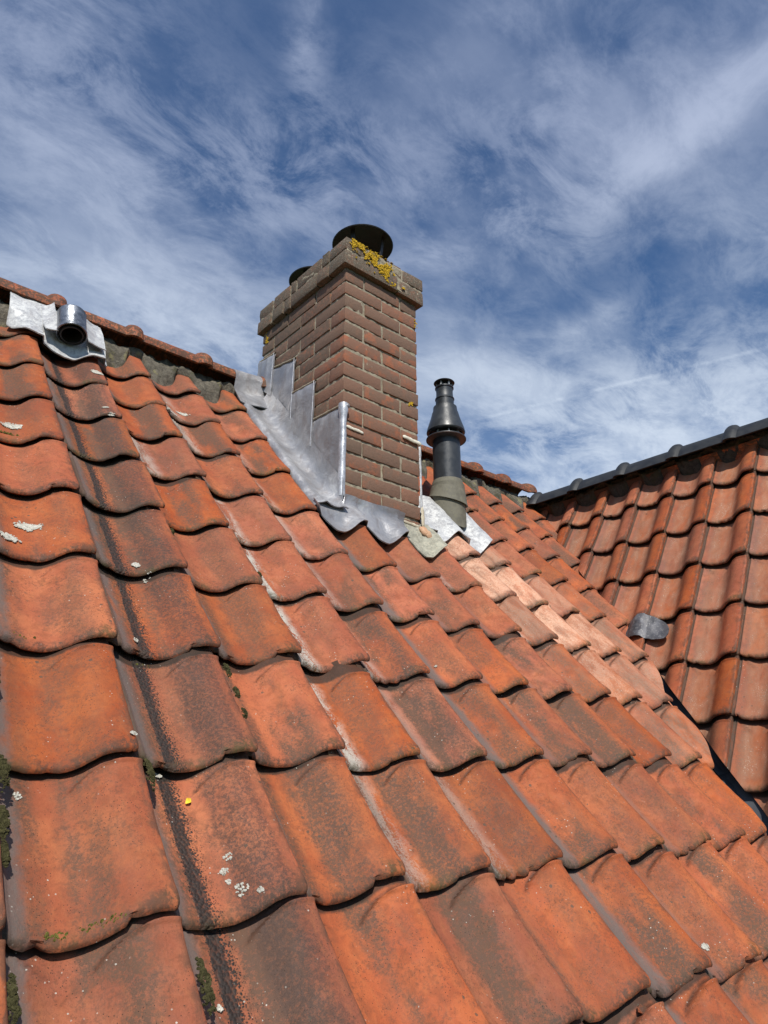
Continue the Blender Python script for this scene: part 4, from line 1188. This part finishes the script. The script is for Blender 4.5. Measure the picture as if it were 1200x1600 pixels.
# olive sleeve: lower tube cut by the slope, upper ball collar
def slant_tube(name, r_top, r_bot, ztop, zfun, mat, thick=0.03, bulge=0.0, n=56):
    V = []; Fc = []; m_ = 10
    for i in range(m_ + 1):
        f = i / m_
        for k in range(n):
            a = 2 * math.pi * k / n; c_, s_ = math.cos(a), math.sin(a)
            r = r_bot + (r_top - r_bot) * (f ** 0.8) + bulge * math.sin(math.pi * f)
            zb_ = zfun(r * c_, r * s_)
            V.append(CAM + Vector((PX + r * c_, PY + r * s_, zb_ + (ztop - zb_) * f)) * S)
    for i in range(m_):
        for k in range(n): Fc.append((i * n + k, i * n + (k + 1) % n, (i + 1) * n + (k + 1) % n, (i + 1) * n + k))
    # lid ring to the pipe and inner skin
    b0 = len(V)
    for k in range(n):
        a = 2 * math.pi * k / n; V.append(CAM + Vector((PX + (r_top - thick) * math.cos(a), PY + (r_top - thick) * math.sin(a), ztop + 0.005)) * S)
    for k in range(n):
        a = 2 * math.pi * k / n; c_, s_ = math.cos(a), math.sin(a); r = r_bot - thick
        V.append(CAM + Vector((PX + r * c_, PY + r * s_, zfun(r * c_, r * s_))) * S)
    for k in range(n):
        k2 = (k + 1) % n
        Fc.append((m_ * n + k, m_ * n + k2, b0 + k2, b0 + k)); Fc.append((b0 + k, b0 + k2, b0 + n + k2, b0 + n + k)); Fc.append((b0 + n + k, b0 + n + k2, k2, k))
    return world_child(name, V, Fc, mat, flue, angle=R(40))
def rz(dx, dy): return roof_z(PY + dy) + 0.10
slant_tube('lower_sleeve', 0.375, 0.385, 5.95, lambda dx, dy: rz(dx, dy) - 0.12, M_SLEEVE, 0.03)
slant_tube('upper_sleeve', 0.335, 0.43, 6.06, lambda dx, dy: 5.58 + dy * 0.30 - dx * 0.10, M_SLEEVE, 0.03, 0.012)
# lead slate of the flue, two lobes over the rolls
def drape(name, u0, u1, lowf, vt, mat, root, lift=0.05, flat=0.5, seed=0, **kw):
    g = []; n = max(8, int((u1 - u0) / 0.035))
    for k in range(n + 1):
        u = u0 + (u1 - u0) * k / n; vl = lowf(u); row = []
        for a in range(15):
            f = a / 14; v = vl + (vt - vl) * f
            row.append(R1(u, v, surf1(u) * (1 - flat * sstep(f, .2, 1)) + lift + 0.016 * nz(u * 3, v * 3, seed) + 0.008 * nz(u * 9, v * 9, seed)))
        g.append(row)
    V, Fc = solid_sheet(g, 0.02 * S, N1)
    return world_child(name, V, Fc, mat, root, angle=R(60), **kw)
drape('lead_slate', 9.02, 11.36, lambda u: interp([(9.02, 9.42), (9.2, 9.28), (9.45, 9.24), (9.7, 9.34), (10.0, 9.52), (10.18, 9.62), (10.26, 9.36), (10.45, 9.22), (10.7, 9.26), (11.0, 9.46), (11.36, 9.74)], u), 11.0, M_LEADP, flue, 0.075, 0.35, 21, label='pale lead skirt around the foot of the flue')

# ------------------------------------------------------------------ ridge vent with lead hood
vent = empty('ridge_vent', R1(2.75, 13.0, .1), 'short grey metal hooded vent in bright lead just under the ridge, far left', 'vent')
# lead sheet
LV = [(1.80, 12.95), (1.88, 12.78), (2.1, 12.55), (2.3, 12.42), (2.5, 12.28), (2.8, 12.30), (3.1, 12.42), (3.25, 12.40), (3.36, 12.36)]
g = []
for k in range(49):
    u = 1.80 + (3.36 - 1.80) * k / 48; vl = interp(LV, u); row = []
    vt = 13.92 - 0.0 * u
    if u > 3.0: vt = 13.75
    for a in range(19):
        f = a / 18; v = vl + (vt - vl) * f
        h = surf1(u) * (1 - sstep(f, 0.0, .45)) + 0.11 + 0.10 * sstep(f, .2, .9) + 0.045 * nz(u * 2.4, v * 2, 31) + 0.012 * nz(u * 8, v * 7, 7)
        row.append(R1(u, v, h))
    g.append(row)
V, Fc = solid_sheet(g, 0.022 * S, N1)
world_child('lead_sheet', V, Fc, M_LEADP, vent, angle=R(60))
# upstanding folds left and right of the hood
HA = Vector((0.03, -0.32, -0.947)).normalized()
HC = Vector((2.68, 0, 0)) + (S1 * 13.02) + N1 * (0.44 - H1)       # top centre of the hood
def hood(prof, mat, name, **kw):
    a = HA.orthogonal().normalized(); a = Vector((1, 0, 0)); b_ = HA.cross(a).normalized()
    V = []; Fc = []; n = 44
    for r, l in prof:
        for k in range(n):
            th = 2 * math.pi * k / n
            V.append(CAM + (HC + HA * l + a * (r * .86 * math.cos(th)) + b_ * (r * .86 * math.sin(th))) * S)
    for i in range(len(prof) - 1):
        for k in range(n): Fc.append((i * n + k, i * n + (k + 1) % n, (i + 1) * n + (k + 1) % n, (i + 1) * n + k))
    return world_child(name, V, Fc, mat, vent, angle=R(40), **kw)
M_ZINC = mat_plain('dull_zinc', (0.22, 0.235, 0.26), 0.32, 0.35, 18, 0.5, 0.75, 0.0015, spots=(0.33, 0.34, 0.36))
hood([(.001, -.02), (.20, -.02), (.265, 0.0), (.275, .02), (.265, .04), (.272, .46), (.285, .47), (.285, .50), (.268, .51), (.25, .48), (.25, .05), (.001, .03)], M_ZINC, 'hood')
hd_ = [c for c in vent.children if c.name.startswith('hood')][0]
hood([(.215, .30), (.215, .53), (.19, .53), (.19, .30)], M_COWL, 'inner_pipe').parent = hd_
hood([(.245, .04), (.245, .46), (.225, .46), (.225, .06), (.001, .06)], M_COWL, 'throat').parent = hd_
# lead collar wings that fold up to the hood
for sgn, u0_, nm in ((-1, 2.30, 'fold'), (1, 3.30, 'fold')):
    g = []
    for i in range(11):
        a = i / 10; u = u0_ + (2.73 + sgn * 0.25 - u0_) * a; row = []
        for b_ in range(9):
            f = b_ / 8; v = 12.55 + f * 1.15
            row.append(R1(u, v, 0.20 + 0.16 * a ** 2 * (0.25 + .75 * f) - 0.05 * math.sin(f * 4) * (1 - a)))
        g.append(row)
    V, Fc = solid_sheet(g, 0.02 * S, N1)
    world_child('lead_fold', V, Fc, M_LEADP, vent, angle=R(60))

# ------------------------------------------------------------------ growth, dirt and small things on the tiles
def tile_point(u, v):
    """world point and normal on top of the main-slope tiles"""
    for i in range(-2, 22):
        if ucol(i - 1) <= u < ucol(i): break
    for j in range(9, -4, -1):
        if v >= vrow(j) - 0.0: break
    du, dv = OFF.get((j, i), (0, 0))
    y = v - vrow(j) - dv; s = (u - ucol(i) - du) + 1
    h = tile_h(min(max(s, 0), 1), max(0, y)) - TILT / GA * y
    return R1(u, v, h)


def patch(name, u, v, ru, rv, mat, root, h=0.02, seed=0, n=22, **kw):
    """irregular crust hugging the tile"""
    V = []; Fc = []
    rings = [(0.0, 1.0), (0.45, 1.0), (0.8, .75), (1.0, -0.4)]
    V.append(tile_point(u, v) + N1 * h * S)
    for rr, hh in rings[1:]:
        for k in range(n):
            a = 2 * math.pi * k / n; q = rr * (1 + 0.32 * nz(math.cos(a) * 1.6 + seed, math.sin(a) * 1.6, seed * 2.3) + .12 * nz(a * 3, seed))
            p = tile_point(u + ru * q * math.cos(a), v + rv * q * math.sin(a))
            V.append(p + N1 * (hh * h * (1 + 0.3 * nz(a * 4, rr * 9, seed)) + 0.008) * S)
    for k in range(n): Fc.append((0, 1 + k, 1 + (k + 1) % n))
    for r_ in range(2):
        for k in range(n): Fc.append((1 + r_ * n + k, 1 + r_ * n + (k + 1) % n, 1 + (r_ + 1) * n + (k + 1) % n, 1 + (r_ + 1) * n + k))
    return world_child(name, V, Fc, mat, root, **kw)


WH = [(1.745, 9.279, .13, .09), (1.77, 6.912, .15, .085), (1.569, 6.588, .10, .07), (1.488, 3.49, .03, .035), (2.847, 2.587, .035, .055), (2.794, 2.765, .025, .03), (2.80, 2.68, .02, .022), (2.841, 2.864, .025, .03),
      (4.748, 11.865, .12, .07), (4.423, 11.536, .15, .05), (2.503, 1.904, .022, .018), (7.812, 1.423, .05, .04), (2.528, 3.681, .03, .02), (6.757, 5.413, .022, .02), (2.849, 6.508, .05, .06),
      (2.25, 3.83, .02, .022), (3.05, 10.45, .05, .03), (3.10, 10.2, .05, .03), (2.95, 6.3, .04, .05), (2.60, 5.2, .02, .03), (2.93, 2.52, .018, .02), (3.12, 11.9, .10, .10)]
rc_ = random.Random(17)
for k, (u, v, a, b_) in enumerate(WH):
    if a > .04: patch('lichen', u, v, a * .8, b_ * .8, M_WHITE, main_roof, 0.0055, k * 1.7 + 1)
    sp = []
    for q in range(int(14 + 12000 * a * b_)):
        aa = rc_.uniform(0, 6.283); rr = math.sqrt(rc_.random()) * (1 + .35 * nz(math.cos(aa) * 1.5 + k, math.sin(aa) * 1.5))
        if nz(aa * 2 + k, rr * 4, k) < -0.22: continue
        sp.append((tile_point(u + a * rr * math.cos(aa), v + b_ * rr * math.sin(aa)) + N1 * .0022, N1, rc_.uniform(.0012, .0028)))
    lichen_mass('lichen', sp, M_WHITE, main_roof)
rm_ = random.Random(3)
def moss(u, v, ru, rv, h, seed):
    sp = []
    for q in range(int(90 + 6000 * ru * rv * 4)):
        a = rm_.gauss(0, .5); b_ = rm_.gauss(0, .5)
        if a * a + b_ * b_ > 0.85: continue
        k_ = h * .8 * max(0.0, 1 - (a * a + b_ * b_)) ** .5
        sp.append((R1(u + a * ru * (1 + .5 * nz(b_ * 3, seed)), v + b_ * rv * 1.6, -0.115 + k_ * .62), (N1 + Vector((rm_.gauss(0, .35), rm_.gauss(0, .35), 0))), rm_.uniform(.0016, .0034)))
    lichen_mass('moss', sp, M_MOSS, main_roof)
for k, (u, v, ru, rv, h) in enumerate([(1.34, 3.533, .05, .10, .13), (1.33, 3.16, .04, .08, .12), (1.33, 2.93, .03, .07, .11), (1.33, 2.1, .035, .09, .12), (1.34, 1.85, .03, .08, .12), (2.345, 3.52, .03, .10, .12), (2.36, 1.98, .04, .12, .13),
                                       (3.37, 4.75, .03, .07, .12), (3.38, 4.46, .025, .05, .11), (3.37, 4.2, .02, .04, .11), (1.33, 4.7, .03, .10, .11), (1.33, 4.4, .03, .06, .11), (4.40, 6.6, .02, .05, .1), (3.38, 7.2, .025, .05, .1)]):
    moss(u, v, ru, rv, h, k * 2.1)
# green crust along two lips
mlip = mat_plain('lip_moss', (0.13, 0.12, 0.03), .98, .5, 150, .1, bump=.004)
for u0_, u1_, v_, n_ in ((1.75, 1.98, 2.445, 150), (1.56, 1.68, 2.44, 60), (1.52, 1.80, 8.985, 110), (1.45, 1.7, 5.05, 40), (2.60, 2.75, 4.93, 50)):
    sp = []
    for q in range(n_):
        uu = rm_.uniform(u0_, u1_); p = tile_point(uu, v_ + 0.03)
        sp.append((p - S1 * S * rm_.uniform(-.02, .028) - N1 * S * rm_.uniform(-.004, .03), (N1 - S1 * .6), rm_.uniform(.0012, .0030)))
    lichen_mass('moss', sp, mlip, main_roof)
# fallen leaf
lp = tile_point(2.71, 3.42)
V = []; Fc = []
for i in range(7):
    f = i / 6; w_ = 0.0052 * math.sin(math.pi * min(1, f * .92 + .06)) ** .7
    for s_ in (-1, 0, 1):
        V.append(Vector(((f - .5) * 0.016 + 0.001 * s_, s_ * w_, 0.0035 + 0.0015 * abs(s_) + 0.002 * math.sin(f * 5))))
for i in range(6):
    for k in range(2): Fc.append((i * 3 + k, i * 3 + k + 1, (i + 1) * 3 + k + 1, (i + 1) * 3 + k))
n0 = len(V); V += [v - Vector((0, 0, .0005)) for v in V]
Fc += [tuple(x + n0 for x in f[::-1]) for f in Fc]
me = mesh('fallen_leaf', V, Fc)
lo = new_obj('fallen_leaf', me, None, M_LEAF, label='tiny yellow leaf fallen on the second tile column near the left', cat='leaf')
mm = Matrix((EX1, S1, N1)).transposed().to_4x4() @ Matrix.Rotation(R(35), 4, 'Z'); mm.translation = lp
lo.matrix_world = mm
# lead patch in the valley edge of the side slope
g = []
for i in range(21):
    f_ = i / 20; u = 7.92 - f_ * 1.0; row = []
    wd_ = 0.30 * math.sqrt(max(0.02, 1 - (2 * f_ - 1) ** 2)) ** 0.8
    for a in range(11):
        f = a / 10; v = 9.42 + 0.10 * math.sin(f_ * 4) + (f - .5) * 2 * wd_
        row.append(R2(u, v, surf2(u) * 0.8 + 0.03 + 0.045 * nz(u * 4, v * 4) + 0.02 * nz(u * 11, v * 9)))
    g.append(row)
V, Fc = solid_sheet(g, 0.02 * S, N2)
world_child('lead_patch', V, Fc, mat_plain('dark_lead', (0.10, 0.10, 0.11), .55, .4, 25, .5, .3, .002, spots=(.26, .25, .24)), side_roof, angle=R(60), label='crumpled dark lead patch tucked under a side roof tile at the valley')
# mortar under the cut tiles along the lower valley and a broken chip
rc = random.Random(8)
V, Fc = [], []
ch = tile_point(6.03, 1.10)
bmx = bmesh.new(); bmesh.ops.create_icosphere(bmx, subdivisions=1, radius=1)
for v in bmx.verts:
    v.co = Vector((v.co.x * .016, v.co.y * .010, v.co.z * .004)) * (1 + .3 * nz(v.co.x * 3, v.co.y * 3))
mc = bpy.data.meshes.new('tile_chip'); bmx.to_mesh(mc); bmx.free(); mc.materials.append(M_TILE)
oc = new_obj('tile_chip', mc, None, label='small broken orange chip lying between tile rows at the lower right', cat='tile fragment')
mm = Matrix((EX1, S1, N1)).transposed().to_4x4(); mm.translation = ch + N1 * .006; oc.matrix_world = mm
